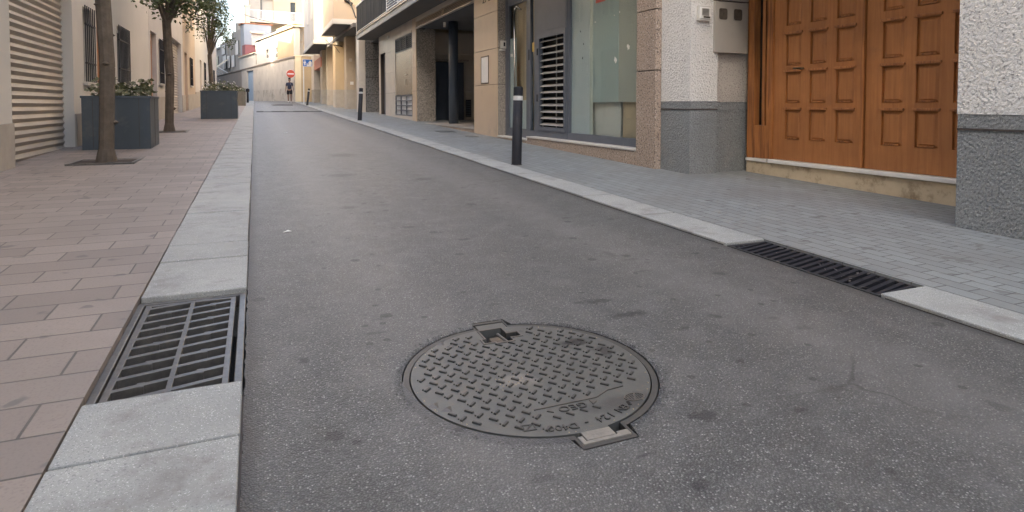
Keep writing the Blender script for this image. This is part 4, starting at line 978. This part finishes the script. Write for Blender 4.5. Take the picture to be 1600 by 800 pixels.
# ------------------------------------------------------------------ corner building at the end of the street
E1 = thing('corner_building', 'old sandstone corner building closing the street behind the no entry sign', 'building', (2.85, 50, gz(50)))
mb = MB(FBX(0)); wall(mb, .46, 9.0, .5, 4.66, 0, .3, []); mb.build('wall', 'sandstone', E1)
mb = MB(FBX(-.03)); mb.box(-.0, .45, 0, .35, .5, 4.62); mb.box(-.02, .5, -.02, .35, 4.62, 4.72); mb.build('corner_pilaster', 'pilaster_cream', E1)
mb = MB(FBX(0)); mb.box(.45, 9, -.04, .3, 4.662, 4.76); mb.build('cornice', 'stucco_white', E1)
mb = MB(FBX(.3)); mb.box(.0, .42, 0, 5, 4.7, 7.0); mb.box(.42, .9, .2, 5, 4.7, 7.1, 1); mb.box(-.05, .95, -.05, 5, 7.1, 7.2, 0); mb.build('attic', ['sandstone', 'stucco_grey'], E1)
mb = MB(FBX(.28)); mb.box(.05, .8, -.02, .02, 5.75, 5.8); mb.tube([(.75, -.05, 4.7), (.75, -.05, 9.0)], .04, 6); mb.build('pipe', 'pier_stone', E1)
# long old wall receding round the bend
G1 = thing('old_wall', 'long cream plastered wall with stained base receding round the bend', 'wall', (2.85, 50, gz(50)))
mb = MB(FB); wall(mb, .0, 13.6, .5, 4.55, 0, .3, []); wall(mb, 13.6, 20.3, .5, 4.50, 0.0, .3, [(14.75, 17.7, .9, 4.25)]); wall(mb, 20.3, 58, .5, 4.35, .0, .3, [], 1); mb.build('wall', ['wall_old', 'wall_brown'], G1)
mb = MB(FB); mb.box(.0, 14.4, -.012, .0, .5, 2.25); mb.build('stained_base', 'wall_old_base', G1)
mb = MB(FB); mb._add([(0, -.06, 4.552), (58, -.06, 4.352), (58, .3, 4.352), (0, .3, 4.552), (0, -.06, 4.66), (58, -.06, 4.44), (58, .3, 4.44), (0, .3, 4.66)], [(0, 3, 2, 1), (4, 5, 6, 7), (0, 1, 5, 4), (2, 3, 7, 6), (0, 4, 7, 3), (1, 2, 6, 5)]); mb.build('string_course', 'wall_brown', G1)
mb = MB(FB); mb.box(14.8, 16.2, .12, .18, 1.0, 4.22); mb.box(16.21, 17.65, .12, .18, 1.0, 4.22); mb.build('garage_door', 'door_blue', G1)
mb = MB(FB); mb.box(14.75, 17.7, .20, .3, .9, 4.25); mb.build('door_back', 'groove', G1)
H1 = thing('gabled_house', 'white gabled house with small windows rising over the old wall', 'building', (2.85, 50, 1.2))
gw = [(2.35, 3.2, 4.95, 5.45), (5.2, 6.15, 4.9, 5.75), (8.55, 9.45, 5.05, 5.8)]
mb = MB(FB); wall(mb, .0, 13.55, 4.662, 6.86, .02, .3, gw); mb.box(0, 13.55, .3, .4, 4.0, 6.8); mb.box(13.56, 21.5, .03, .3, 4.6, 5.8); mb.build('wall', 'stucco_white', H1)
mb = MB(FB); mb.box(-.1, 13.7, -.15, 4, 6.862, 6.98); mb.box(13.71, 21.5, -.1, 3.5, 5.802, 5.9); mb.build('roof', 'stucco_cream', H1)
mb = MB(FB); mb.box(13.9, 21.5, -.08, 3.4, 5.905, 5.96); mb.build('tile_edge', 'roof_tile', H1)
for (a, b, c, d_) in gw:
    mb = MB(FB); mb.box(a, b, .12, .16, c, d_); wn = mb.build('window', 'window_dark', H1)
    mb = MB(FB); mb.box(a, b, .09, .12, (c + d_) / 2 - .03, (c + d_) / 2 + .03); mb.build('glazing_bar', 'rail_white', wn)
mb = MB(FB); mb.box(13.2, 13.28, -.05, .02, 4.7, 5.7); mb.build('downpipe', 'pier_foot', H1)
# tall cream block behind, with the long balcony
K1 = thing('apartment_building', 'tall cream apartment block with a long white railed balcony, high behind the wall', 'building', (0, 72, 1.2))
F22 = FBX(22)
ho = [(1.35, 2.25, 10.0, 12.2), (3.75, 4.75, 10.05, 12.25), (5.5, 5.95, 10.05, 12.2)]
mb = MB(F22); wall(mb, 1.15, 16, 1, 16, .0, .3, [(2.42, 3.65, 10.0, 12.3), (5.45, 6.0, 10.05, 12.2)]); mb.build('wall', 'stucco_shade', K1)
mb = MB(F22); mb.box(2.42, 3.65, .20, .25, 10, 12.3); mb.box(1.25, 2.3, -.04, -.01, 9.9, 12.2, 0); mb.build('shutter_panel', 'stucco_dull', K1)
mb = MB(F22); mb.box(5.45, 6.0, .2, .25, 10, 12.2); mb.box(2.33, 2.41, -.03, -.01, 9.9, 12.3); mb.build('window', 'window_dark', K1)
mb = MB(F22); mb.box(.75, 9, -1.3, 0, 9.62, 9.86); mb.build('balcony_slab', 'stucco_cream', K1)
mb = MB(F22); mb.box(.75, 9, -1.28, -1.22, 10.85, 10.92); mb.box(.75, 9, -1.28, -1.22, 9.92, 9.97)
x = .78
while x < 9: mb.box(x, x + .035, -1.265, -1.235, 9.9, 10.9); x += .13
for k in range(9): mb.box(.75 + k * 1.0, .83 + k * 1.0, -1.29, -1.21, 9.86, 10.92)
mb.build('railing', 'rail_white', K1)
mb = MB(F22); mb.box(1.15, 1.6, -1.0, .0, 7.6, 9.6, 1); mb.box(4.5, 8, -.05, 0, 6.6, 8.8, 0); mb.box(2.0, 4.4, -.04, 0, 6.2, 8.9); mb.build('lower_storey', ['stucco_grey', 'stucco_beige'], K1)
mb = MB(F22); mb.box(.52, .98, -1.4, -.9, 5, 11.2); mb.box(.48, 1.02, -1.44, -.86, 11.2, 11.32); mb.build('chimney', 'stucco_cream', K1)
# houses seen at the far left
N1 = thing('narrow_house', 'narrow blue grey house with pink facade beside the cream block', 'building', (-1, 74, 1.2))
mb = MB(FB); mb.box(20.35, 22.1, .3, 3, 1, 9.3); mb.build('wall', 'bluegrey_wall', N1)
mb = MB(FBX(19.0)); mb.box(.14, 1.6, 0, 1.5, 4.6, 7.05); mb.build('pink_facade', 'pink_wall', N1)
mb = MB(FBX(18.9)); mb.box(.75, 1.8, -.1, 0, 7.0, 8.2); mb.box(.6, 1.9, -.4, .1, 8.2, 8.4, 1); mb.build('dormer', ['stucco_grey', 'stucco_cream'], N1)
mb = MB(FB); mb.box(20.3, 22.15, .1, 3.2, 9.3, 9.42); mb.build('roof', 'roof_tile', N1)
N2 = thing('terraced_house', 'pale grey terraced house with barred windows behind the brown wall', 'building', (-3, 82, 1.2))
mb = MB(FB); mb.box(22.2, 28.2, .5, 5, 1, 9.05); mb.box(28.21, 36, .5, 5, 1, 8.45); mb.box(25.5, 26.3, .6, 1.3, 9.05, 10.0); mb.build('wall', 'stucco_dull', N2)
for a, c, hgt in ((24.0, 6.4, 1.5), (26.3, 5.2, 1.3), (29.2, 5.2, 1.4), (31.6, 5.2, 1.6), (32.2, 7.0, 1.1)):
    mb = MB(FB); mb.box(a, a + (1.5 if a < 30 else 2), .42, .5, c, c + hgt); wn = mb.build('window', 'window_dark', N2); mb = MB(FB)
    for i in range(6): mb.box(a + .1 + i * (.26 if a < 30 else .36), a + .16 + i * (.26 if a < 30 else .36), .36, .41, c, c + hgt)
    mb.build('window_bars', 'rail_white', wn)
N3 = thing('terraced_house', 'cream terraced house with flat roof, farthest left down the bent street', 'building', (-6, 92, 1.2))
mb = MB(FB); mb.box(36.1, 60, .6, 7, 1, 8.0); mb.build('wall', 'stucco_dull', N3)
for u in (38, 43, 48, 53):
    for z in (5.6,): mb = MB(FB); mb.box(u, u + 1.6, .52, .6, z, z + 1.5); mb.build('window', 'window_dark', N3)
mb = MB(FB); mb.box(36.1, 60, .4, 7.1, 8.0, 8.15); mb.build('roof', 'stucco_white', N3)
aw = thing('awning', 'small beige fabric awning projecting over the brown wall', 'awning', (-4, 83, 5))
mb = MB(FB); mb._add([(29, .3, 6.2), (32, .3, 6.2), (32, -.9, 5.2), (29, -.9, 5.2), (29, -.9, 5.0), (32, -.9, 5.0)], [(0, 1, 2, 3), (3, 2, 5, 4)]); mb.build('cloth', 'canvas', aw)
mb = MB(FB); mb.tube([(29, -.9, 5.2), (29, .3, 4.5)], .04, 6); mb.tube([(32, -.9, 5.2), (32, .3, 4.5)], .04, 6); mb.build('arm', 'rail_white', aw)

def aerial(mp, u, w, z, parent):
    mb = MB(mp); mb.tube([(u, w, z), (u, w, z + 1.5)], .018, 5)
    for i in range(6): mb.tube([(u - .25 + i * .02, w - .35 + i * .14, z + 1.4), (u + .25 - i * .02, w - .35 + i * .14, z + 1.4)], .008, 4)
    mb.tube([(u, w - .38, z + 1.4), (u, w + .38, z + 1.4)], .01, 4); mb.build('aerial', 'cable', parent)
aerial(FB, 23.8, 2, 9.05, N2); aerial(FB, 29.5, 2.4, 8.45, N2); aerial(FB, 33.5, 2.4, 8.45, N2); aerial(FB, 16.5, 1.2, 5.95, H1)
mb = MB(FB)
for u in (28.2, 30.4): mb.tube([(u, .45, 1.2), (u, .45, 8.3)], .05, 6)
mb.build('downpipe', 'pier_foot', N2)
# ------------------------------------------------------------------ signs
sg = thing('traffic_sign', 'round red no entry sign with white bar on the corner wall', 'traffic sign', (2.58, 48.9, 3.2))
def disc(y, r, z0, z1, c=(2.545, 3.22)): return lambda q: Vector((c[0] + q.x, y - q.z, c[1] + q.y))
fm = lambda q: Vector((2.49 + q.x, 49.0 - q.z, 3.24 + q.y))
mb = MB(fm); mb.prism(circ(0, 0, .31, 40), 0, .02); mb.build('rim', 'sign_white', sg)
mb = MB(fm); mb.prism(circ(0, 0, .295, 40), .021, .025); mb.build('disc', 'sign_red', sg)
mb = MB(fm); mb.box(-.22, .22, -.045, .045, .026, .03); mb.build('bar', 'sign_white', sg)
mb = MB(); mb.tube([(2.55, 49.01, 3.24), (2.9, 49.95, 3.24)], .02, 6); mb.tube([(2.60, 49.01, 3.05), (2.9, 49.95, 3.05)], .02, 6); mb.build('bracket', 'rail_white', sg)
bs = thing('traffic_sign', 'rectangular blue sign with white pictograms on a thin white post', 'traffic sign', (3.06, 44, gz(44)))
mb = MB(); mb.cyl((3.06, 44, gz(44)), (3.06, 44, 4.0), .035, n=10); mb.build('post', 'rail_white', bs)
fm = lambda q: Vector((3.33 + q.x, 43.95 - q.z, 3.76 + q.y))
mb = MB(fm); mb.box(-.31, .31, -.245, .245, 0, .02); mb.build('plate', 'sign_white', bs)
mb = MB(fm); mb.box(-.295, .295, -.23, .23, .021, .024); mb.build('field', 'sign_blue', bs)
mb = MB(fm)
def at_(x, y, pts): mb.prism([(x + a, y + b) for a, b in pts], .025, .028)
at_(.14, -.02, [(-.09, -.10), (.11, -.10), (.11, .08), (.01, .18), (-.09, .08)])                        # house
mb.prism(circ(-.18, .135, .035, 12), .025, .028); at_(-.18, -.02, [(-.03, -.15), (.03, -.15), (.035, 0), (.08, .06), (.05, .11), (-.06, .11), (-.09, .02), (-.05, .0)])   # adult
mb.prism(circ(-.04, -.02, .025, 12), .025, .028); at_(-.04, -.11, [(-.03, -.09), (.03, -.09), (.03, .06), (-.03, .06)])   # child
at_(.0, -.19, [(-.06, -.02), (.26, -.02), (.26, .03), (.18, .05), (.14, .09), (.04, .09), (.0, .05), (-.06, .03)])   # car
mb.build('pictogram', 'sign_white', bs)
bk = thing('street_bollard_lamp', 'little dark post standing beside the blue garage door', 'post', (-.45, 46, gz(46)))
mb = MB(); mb.lathe([(.07, 0), (.06, .75), (.12, .78), (.12, .95), (.05, 1.0)], 12, (-.45, 46, gz(46))); mb.build('post', 'bollard_black', bk)

# cables strung across the street
mb = MB()
def sag(a, b, s_, r, n=16):
    a, b = Vector(a), Vector(b); pts = [a.lerp(b, i / n) - Vector((0, 0, s_ * 4 * (i / n) * (1 - i / n))) for i in range(n + 1)]
    mb.tube(pts, r, 5)
sag((-2.6, 46, 7.9), (3.3, 46, 6.4), .35, .016)
tag(mb.build('cable', 'cable'), 'thin dark cable sagging across the far end of the street', 'cable')
mb = MB(); sag((3.9, 26.2, 4.55), (3.9, 28.45, 5.7), -.05, .03); sag((3.75, 28.44, 5.62), (4.1, 28.44, 5.45), .0, .06, 4)
tag(mb.build('cable', 'cable'), 'bundled cable looped between the grey balcony and the beige box balcony', 'cable')

# ------------------------------------------------------------------ planters, plants
def planter(name_label, x0, x1, y0, y1, h, m, seed, flowers):
    G1_ = 'box planters on the left pavement'
    cx, cy = (x0 + x1) / 2, (y0 + y1) / 2; z = gz(cy) + .03
    t = thing('planter', name_label, 'planter', (cx, cy, z), group=G1_)
    a, b = (x1 - x0) / 2, (y1 - y0) / 2
    mb = MB(); mb.prism([(-a, -b), (a, -b), (a, b), (-a, b)], -.05, h, [[(-a + .03, -b + .03), (a - .03, -b + .03), (a - .03, b - .03), (-a + .03, b - .03)]]); bx_ = mb.build('box', m, t, local=True, bevel=.006)
    mb = MB(); mb.prism([(-a - .012, -b - .012), (a + .012, -b - .012), (a + .012, b + .012), (-a - .012, b + .012)], h - .03, h + .006, [[(-a + .025, -b + .025), (a - .025, -b + .025), (a - .025, b - .025), (-a + .025, b - .025)]]); mb.build('rim', m, bx_, local=True, bevel=.004)
    mb = MB()
    for q in (-.34, .33): mb.box(a * 2 * q - .003, a * 2 * q + .003, -b - .003, -b + .004, .02, h - .03)
    mb.box(a - .004, a + .003, -.003, .003, .02, h - .03); mb.build('seam', 'groove', bx_, local=True)
    mb = MB(); mb.box(-a + .031, a - .031, -b + .031, b - .031, 0, h - .06); mb.build('soil', 'soil', t, local=True)
    pl = thing('potted_plant', 'leafy plant filling the ' + name_label, 'plant', (cx, cy, z + h - .07), group='plants in the box planters'); r = random.Random(seed)
    mb = MB(); fl = MB()
    for i in range(420):
        bx, by = r.uniform(-a * .85, a * .9), r.uniform(-b * .9, b * .9); hh = abs(r.gauss(.14, .08)) + .03
        an = r.uniform(0, 6.28); s_ = r.uniform(.03, .06); c, q = math.cos(an), math.sin(an); tl = r.uniform(-.04, .04)
        mb._add([(bx, by, hh), (bx + s_ * c - s_ * .4 * q, by + s_ * q + s_ * .4 * c, hh + tl), (bx + 1.8 * s_ * c, by + 1.8 * s_ * q, hh + tl * .5), (bx + s_ * c + s_ * .4 * q, by + s_ * q - s_ * .4 * c, hh - tl)], [(0, 1, 2, 3)])
        if i % 6 == 0: mb.tube([(bx, by, 0), (bx, by, hh)], .004, 4)
        if flowers and i % 7 == 0: fl.lathe([(.005, 0), (.024, .015), (.004, .03)], 6, (bx, by, hh + .04))
    mb.build('foliage', 'leaf_olive', pl, local=True)
    if flowers: fl.build('flowers', 'petal', pl, local=True)
    return t
planter('dark slate box planter standing nearest on the left pavement', -1.55, -.515, 21.26, 22.3, .86, 'planter_slate', 1, True)
planter('olive brown box planter, the farthest on the left pavement', -1.5, -.475, 37.6, 38.7, .78, 'planter_brown', 2, True)
planter('slate grey box planter outside the left-hand shutter', -2.4, -1.5, 11.0, 11.9, .80, 'planter_slate', 3, False)

def tree(x, y, h, seed, rad, label, nl=6500, reach=None):
    t = thing('street_tree', label, 'tree', (x, y, gz(y) + .03), group='street trees on the left pavement'); r = random.Random(seed)
    mb = MB(); mb.prism([(-.36, -.36), (.36, -.36), (.36, .36), (-.36, .36)], -.02, .012, [[(-.32, -.32), (.32, -.32), (.32, .32), (-.32, .32)]]); pt = mb.build('pit_edging', 'cast_iron_worn', t, local=True)
    mb = MB(); mb.box(-.319, .319, -.319, .319, -.05, .006); mb.build('pit_soil', 'soil', pt, local=True)
    mb = MB(); mb.cyl((0, 0, -.02), (.0, .0, .16), .125, .09, 12); mb.tube([(0, 0, .1), (.03, .02, 1.2), (-.02, .05, 2.4)], .085, 10)
    for k_ in range(5): mb.lathe([(.01, -.03), (.05, 0), (.01, .03)], 7, (.075 * math.cos(k_ * 2.4) + .02, .075 * math.sin(k_ * 2.4) + .015, .5 + .37 * k_))
    limbs = []
    for i in range(9):
        a = r.uniform(0, 6.28); q = (r.uniform(.3, .8) * rad); e = Vector((q * math.cos(a), q * math.sin(a), r.uniform(3.0, h - .6))); limbs.append(e)
        m = Vector((-.02, .05, 2.4)).lerp(e, .5) + Vector((0, 0, .1)); mb.cyl((-.02, .05, 2.3), m, .05, .03, 6); mb.cyl(m, e, .03, .012, 6)
    mb.build('trunk', 'bark', t, local=True)
    mb = MB(); cl = []
    for e in limbs:
        for k in range(5): cl.append((e + Vector((r.gauss(0, .35), r.gauss(0, .35), r.gauss(0, .3))), r.uniform(.22, .42)))
    for i in range(nl):
        c, q = r.choice(cl); v = Vector((r.gauss(0, 1), r.gauss(0, 1), r.gauss(0, 1))).normalized() * q * r.random() ** .45
        o = c + v; an, el = r.uniform(0, 6.28), r.uniform(-.9, .6); s_ = r.uniform(.03, .06)
        ax = Vector((math.cos(an) * math.cos(el), math.sin(an) * math.cos(el), math.sin(el))); sd = ax.orthogonal().normalized()
        sd = (Matrix.Rotation(r.uniform(0, 3), 3, ax) @ sd) * s_ * .5
        if math.hypot(o.x, o.y) > rad * 1.1: continue
        mb._add([o, o + ax * s_ + sd, o + ax * s_ * 2.2, o + ax * s_ - sd], [(0, 1, 2, 3)])
    mb.build('crown', 'leaf', t, local=True)
tree(-1.72, 15.2, 5.6, 11, 1.10, 'slim street tree with drooping leaves on the left pavement, second from the camera')
tree(-1.75, 9.2, 5.2, 12, .95, 'slim street tree nearest the camera on the left pavement', 4200)
tree(-1.75, 29.5, 5.8, 13, .95, 'slim street tree farthest along the left pavement', 4200)

# ------------------------------------------------------------------ left-hand row
def left_house(nm, label, y0, y1, H, m, doors, wins, plinth, ups, X=-2.62):
    t = thing(nm, label, 'building', (X, (y0 + y1) / 2, gz((y0 + y1) / 2))); L_ = FL(X)
    mb = MB(L_); hs = list(doors) + list(wins) + list(ups)
    wall(mb, y0, y1, gz(y0) - .6, H, 0, .25, [h[:4] for h in hs]); mb.box(y0, y1, .26, 8, H - .3, H); mb.box(y0, y1, 7.7, 8, -1, H - .3); mb.box(y0, y0 + .2, .26, 7.7, -1, H - .3); mb.box(y1 - .2, y1, .26, 7.7, -1, H - .3)
    mb.build('wall', m, t)
    mb = MB(L_); edges = sorted([(h[0], h[1]) for h in doors]); y = y0
    for a, b in edges + [(y1, y1)]:
        if a > y: mb = MB(L_); mb._add([(y, -.02, gz(y) - .4), (a, -.02, gz(a) - .4), (a, -.02, gz(a) + plinth), (y, -.02, gz(y) + plinth), (y, -.001, gz(y) - .4), (a, -.001, gz(a) - .4), (a, -.001, gz(a) + plinth), (y, -.001, gz(y) + plinth)], [(0, 1, 2, 3), (3, 2, 6, 7), (0, 3, 7, 4), (1, 5, 6, 2)]); mb.build('plinth', 'pier_foot', t)
        y = b
    for (a, b, c, d_, k) in doors:
        mb = MB(L_)
        if k == 'shutter':
            z = c
            while z < d_ - .02: mb._add([(a, .16, z), (b, .16, z), (b, .13, z + .05), (a, .13, z + .05), (b, .16, z + .1), (a, .16, z + .1)], [(0, 1, 2, 3), (3, 2, 4, 5)]); z += .1
            mb.build('roller_shutter', 'shutter_metal', t)
        else:
            wall(mb, a, b, c - .3, d_, .12, .18, [(a + .14, b - .14, c + .2, c + .9), (a + .14, b - .14, c + 1.05, d_ - .2)]); dd = mb.build('door', 'wood_frame', t, bevel=.006)
            mb = MB(L_); mb.box(a + .1, b - .1, .15, .165, c + .1, d_ - .1); mb.build('door_panel', 'wood_door', dd)
    for (a, b, c, d_, *k) in list(wins) + list(ups):
        mb = MB(L_); wall(mb, a, b, c, d_, .14, .19, [(a + .06, (a + b) / 2 - .03, c + .06, d_ - .06), ((a + b) / 2 + .03, b - .06, c + .06, d_ - .06)]); wn = mb.build('window', 'rail_white', t)
        mb = MB(L_); mb.box(a + .05, b - .05, .16, .17, c + .05, d_ - .05); mb.build('pane', 'window_dark', wn)
        mb = MB(L_); mb.box(a - .06, b + .06, -.06, .01, c - .06, c - .003); mb.build('sill', 'stone_pale', wn)
        if c < 3:
            mb = MB(L_)
            n = int((b - a) / .12)
            for i in range(n + 1): mb.box(a + i * (b - a) / n - .008, a + i * (b - a) / n + .008, -.045, -.029, c - .02, d_ + .02)
            mb.box(a - .01, b + .01, -.05, -.024, c + .3, c + .325); mb.box(a - .01, b + .01, -.05, -.024, d_ - .3, d_ - .275); mb.build('grille', 'bollard_black', wn)
    return t
up = lambda ys, zs: [(y, y + 1.1, z, z + 1.5) for y in ys for z in zs]
def lh(y): return gz(y) + .03
left_house('apartment_building', 'tall whitewashed apartment building lining the left pavement', -24, 19.2, 13.8, 'stucco_white',
           [(8.9, 11.6, lh(9), 2.9, 'shutter'), (13.2, 14.3, lh(13.7), 2.75, 'door'), (3, 4.2, lh(3), 2.4, 'door')], [(11.9 + .35, 12.9, 1.35, 2.6), (15.0, 16.2, 1.4, 2.6)], .55, up((5, 9, 12.5, 15), (4.2, 7.2, 10.2)))
left_house('townhouse', 'grey rendered townhouse with brown door on the left beyond the tall white building', 19.22, 27.8, 11.6, 'stucco_grey',
           [(19.5, 20.6, lh(19.5), 3.0, 'door'), (24.2, 27.2, lh(25), 3.3, 'shutter')], [(21.0, 21.9, 1.6, 2.9), (22.6, 23.6, 1.6, 2.9)], .7, up((19.7, 22, 25), (4.3, 7.2)))
left_house('townhouse', 'low two storey beige townhouse on the left between two taller houses', 27.82, 33.2, 7.7, 'stucco_beige',
           [(28.4, 29.5, lh(28.5), 3.1, 'door')], [(30.4, 31.6, 1.8, 3.0)], .7, up((28.5, 31), (4.5,)))
left_house('townhouse', 'tall white apartment house on the left, the last but one before the bend', 33.22, 42.0, 14.5, 'stucco_white',
           [(36.0, 37.2, lh(36.5), 3.3, 'door')], [(38.6, 39.8, 2.0, 3.3)], .8, up((34.5, 39), (4.9, 7.7, 10.5)))
left_house('townhouse', 'low grey townhouse closing the left row at the bend', 42.02, 51.6, 9.5, 'stucco_grey',
           [(43, 45.6, lh(43), 3.7, 'shutter')], [(47, 48.2, 2.1, 3.3)], .8, up((43.5, 46.8), (4.9,)))
shade_block = thing('townhouse', 'hidden grey block added on the inner side of the bend to shade the far houses', 'building', (-5, 60, 1.2))  # unseen block, added and raised to throw shade on wall and far houses
mb = MB(FB); mb.box(4.2, 13, -12, -7, .5, 10.3); mb.box(13.01, 45, -12, -7, .5, 23); mb.box(45.01, 60, -12, -7, .5, 12.0); mb.build('wall', 'stucco_grey', shade_block)
mb = MB(FB); mb.box(4.2, 13, -12.2, -6.8, 10.3, 10.45); mb.box(13.0, 45, -12.2, -6.8, 23, 23.15); mb.box(45.0, 60.2, -12.2, -6.8, 12.0, 12.15); mb.build('roof', 'roof_tile', shade_block)
mb = MB(FB); mb.box(8, 9, -7.9, -7.1, 10.45, 11.5); mb.build('chimney', 'stucco_white', shade_block)
# house behind the camera, closing the view in reflections
Z1 = thing('apartment_building', 'tall pale apartment building behind the camera at the foot of the street', 'building', (1, -34, gz(-34)))
mb = MB(); mb.box(-14, 14, -44, -34, -2, 13); mb.build('wall', 'stucco_cream', Z1)
for x in range(-12, 13, 4):
    for z in (1.2, 4.4, 7.6): mb = MB(); mb.box(x, x + 1.4, -34, -33.96, z, z + 1.8); mb.build('window', 'window_dark', Z1)

# ------------------------------------------------------------------ the man walking down the street
def skin_mesh(name, joints, edges, m, parent, sub=2, root=0):
    me = bpy.data.meshes.new(name); me.from_pydata([j[0] for j in joints], edges, []); o = bpy.data.objects.new(name, me); C.objects.link(o)
    md = o.modifiers.new('skin', 'SKIN'); md.use_smooth_shade = True
    for v, j in zip(me.skin_vertices[0].data if me.skin_vertices else [], joints): pass
    if not me.skin_vertices:
        bm = bmesh.new(); bm.from_mesh(me); bm.verts.layers.skin.verify(); bm.to_mesh(me); bm.free()
    for i, (v, j) in enumerate(zip(me.skin_vertices[0].data, joints)):
        v.radius = j[1] if isinstance(j[1], tuple) else (j[1], j[1]); v.use_root = (i == root)
    o.modifiers.new('sub', 'SUBSURF').levels = sub; o.modifiers['sub'].render_levels = sub
    bpy.context.view_layer.update()
    dg_ = bpy.context.evaluated_depsgraph_get(); m2 = bpy.data.meshes.new_from_object(o.evaluated_get(dg_))
    o.modifiers.clear(); o.data = m2; m2.materials.clear(); m2.materials.append(MT[m])
    for pl in m2.polygons: pl.use_smooth = True
    o.parent = parent; return o
pn = thing('person', 'man walking towards the camera in navy t-shirt, black shorts and white shoes', 'person', (2.35, 48.0, gz(48.0) + .005), (0, 0, math.radians(-6)))
J = [((0, 0, .95), (.12, .10)), ((0, 0, 1.15), (.13, .095)), ((0, 0, 1.34), (.16, .10)), ((0, 0, 1.47), (.065, .065)), ((0, -.02, 1.53), (.055, .055)), ((0, -.03, 1.62), (.075, .09)), ((0, -.03, 1.70), (.07, .085)),
     ((.17, 0, 1.40), (.065, .06)), ((.235, -.01, 1.14), (.045, .042)), ((.27, -.06, .92), (.032, .03)), ((.275, -.09, .83), (.035, .02)),
     ((-.17, 0, 1.40), (.065, .06)), ((-.235, .03, 1.14), (.045, .042)), ((-.265, .03, .91), (.032, .03)), ((-.27, .02, .82), (.035, .02)),
     ((.095, 0, .86), (.095, .095)), ((.10, -.09, .50), (.060, .062)), ((.10, -.07, .10), (.038, .042)), ((.10, -.17, .045), (.04, .03)),
     ((-.095, 0, .86), (.095, .095)), ((-.10, .05, .50), (.060, .062)), ((-.10, .18, .13), (.038, .042)), ((-.10, .10, .055), (.04, .03))]
Ed = [(0, 1), (1, 2), (2, 3), (3, 4), (4, 5), (5, 6), (2, 7), (7, 8), (8, 9), (9, 10), (2, 11), (11, 12), (12, 13), (13, 14), (0, 15), (15, 16), (16, 17), (17, 18), (0, 19), (19, 20), (20, 21), (21, 22)]
body = skin_mesh('body', J, Ed, 'skin', pn)
mb = MB()
for s_ in (1, -1):
    hx, hy, hz = (.277, -.10, .80) if s_ == 1 else (-.272, .01, .79)
    for k, ln_ in enumerate((.055, .065, .068, .058)):
        fx = hx - s_ * .012; fy = hy - .028 + k * .019
        mb.tube([(hx, fy, hz + .015), (fx, fy - .004, hz - ln_ * .5), (fx - s_ * .012, fy - .010, hz - ln_)], .0085, 6)
    mb.tube([(hx - s_ * .015, hy - .035, hz + .03), (hx - s_ * .03, hy - .055, hz - .01)], .010, 6)
mb.box(-.012, .012, -.142, -.115, 1.615, 1.655); hd = mb.build('hands', 'skin', None, local=True)
bm = bmesh.new(); bm.from_mesh(body.data); bm.from_mesh(hd.data); bm.to_mesh(body.data); bm.free(); bpy.data.objects.remove(hd)
mb = MB(); mb.box(-.045, -.02, -.121, -.108, 1.665, 1.675); mb.box(.02, .045, -.121, -.108, 1.665, 1.675); mb.box(-.025, .025, -.119, -.105, 1.583, 1.590); mb.build('eyes', 'hair', body, local=True)
skin_mesh('hair', [((0, -.01, 1.70), (.083, .095)), ((0, .0, 1.745), (.075, .085)), ((0, .02, 1.66), (.075, .075))], [(0, 1), (0, 2)], 'hair', pn, 2)
skin_mesh('t_shirt', [((0, 0, .89), (.160, .128)), ((0, 0, 1.13), (.158, .120)), ((0, 0, 1.34), (.182, .118)), ((0, 0, 1.44), (.09, .075)),
     ((.18, 0, 1.395), (.085, .078)), ((.225, -.01, 1.20), (.070, .062)), ((-.18, 0, 1.395), (.085, .078)), ((-.225, .02, 1.20), (.070, .062))], [(0, 1), (1, 2), (2, 3), (2, 4), (4, 5), (2, 6), (6, 7)], 'shirt_navy', pn)
skin_mesh('shorts', [((0, 0, .95), (.14, .115)), ((.10, -.01, .84), (.112, .112)), ((.103, -.07, .56), (.098, .098)), ((-.10, .01, .84), (.112, .112)), ((-.103, .035, .56), (.098, .098))], [(0, 1), (1, 2), (0, 3), (3, 4)], 'shorts_black', pn)
skin_mesh('shoe', [((.10, -.05, .055), (.05, .05)), ((.10, -.13, .04), (.052, .038)), ((.10, -.21, .032), (.045, .030))], [(0, 1), (1, 2)], 'shoe_white', pn, 1)
skin_mesh('shoe', [((-.10, .20, .085), (.05, .05)), ((-.10, .12, .055), (.052, .038)), ((-.10, .05, .036), (.045, .030))], [(0, 1), (1, 2)], 'shoe_white', pn, 1)
mb = MB(); mb.box(.05, .085, -.128, -.115, 1.345, 1.365); mb.build('shirt_print', 'sign_white', pn, local=True)

# litter on the road
mb = MB(sl_map)
for (x, y, s_) in ((.19, 4.43, .03), (.62, 14.6, .05)):
    mb._add([(x - s_, y, .002), (x, y - s_ * .6, .010), (x + s_, y + .01, .004), (x + .2 * s_, y + s_ * .7, .012)], [(0, 1, 2, 3)])
tag(mb.build('paper_litter', 'paper'), 'small pale scraps of litter lying on the asphalt near the left kerb', 'litter', kind='stuff')
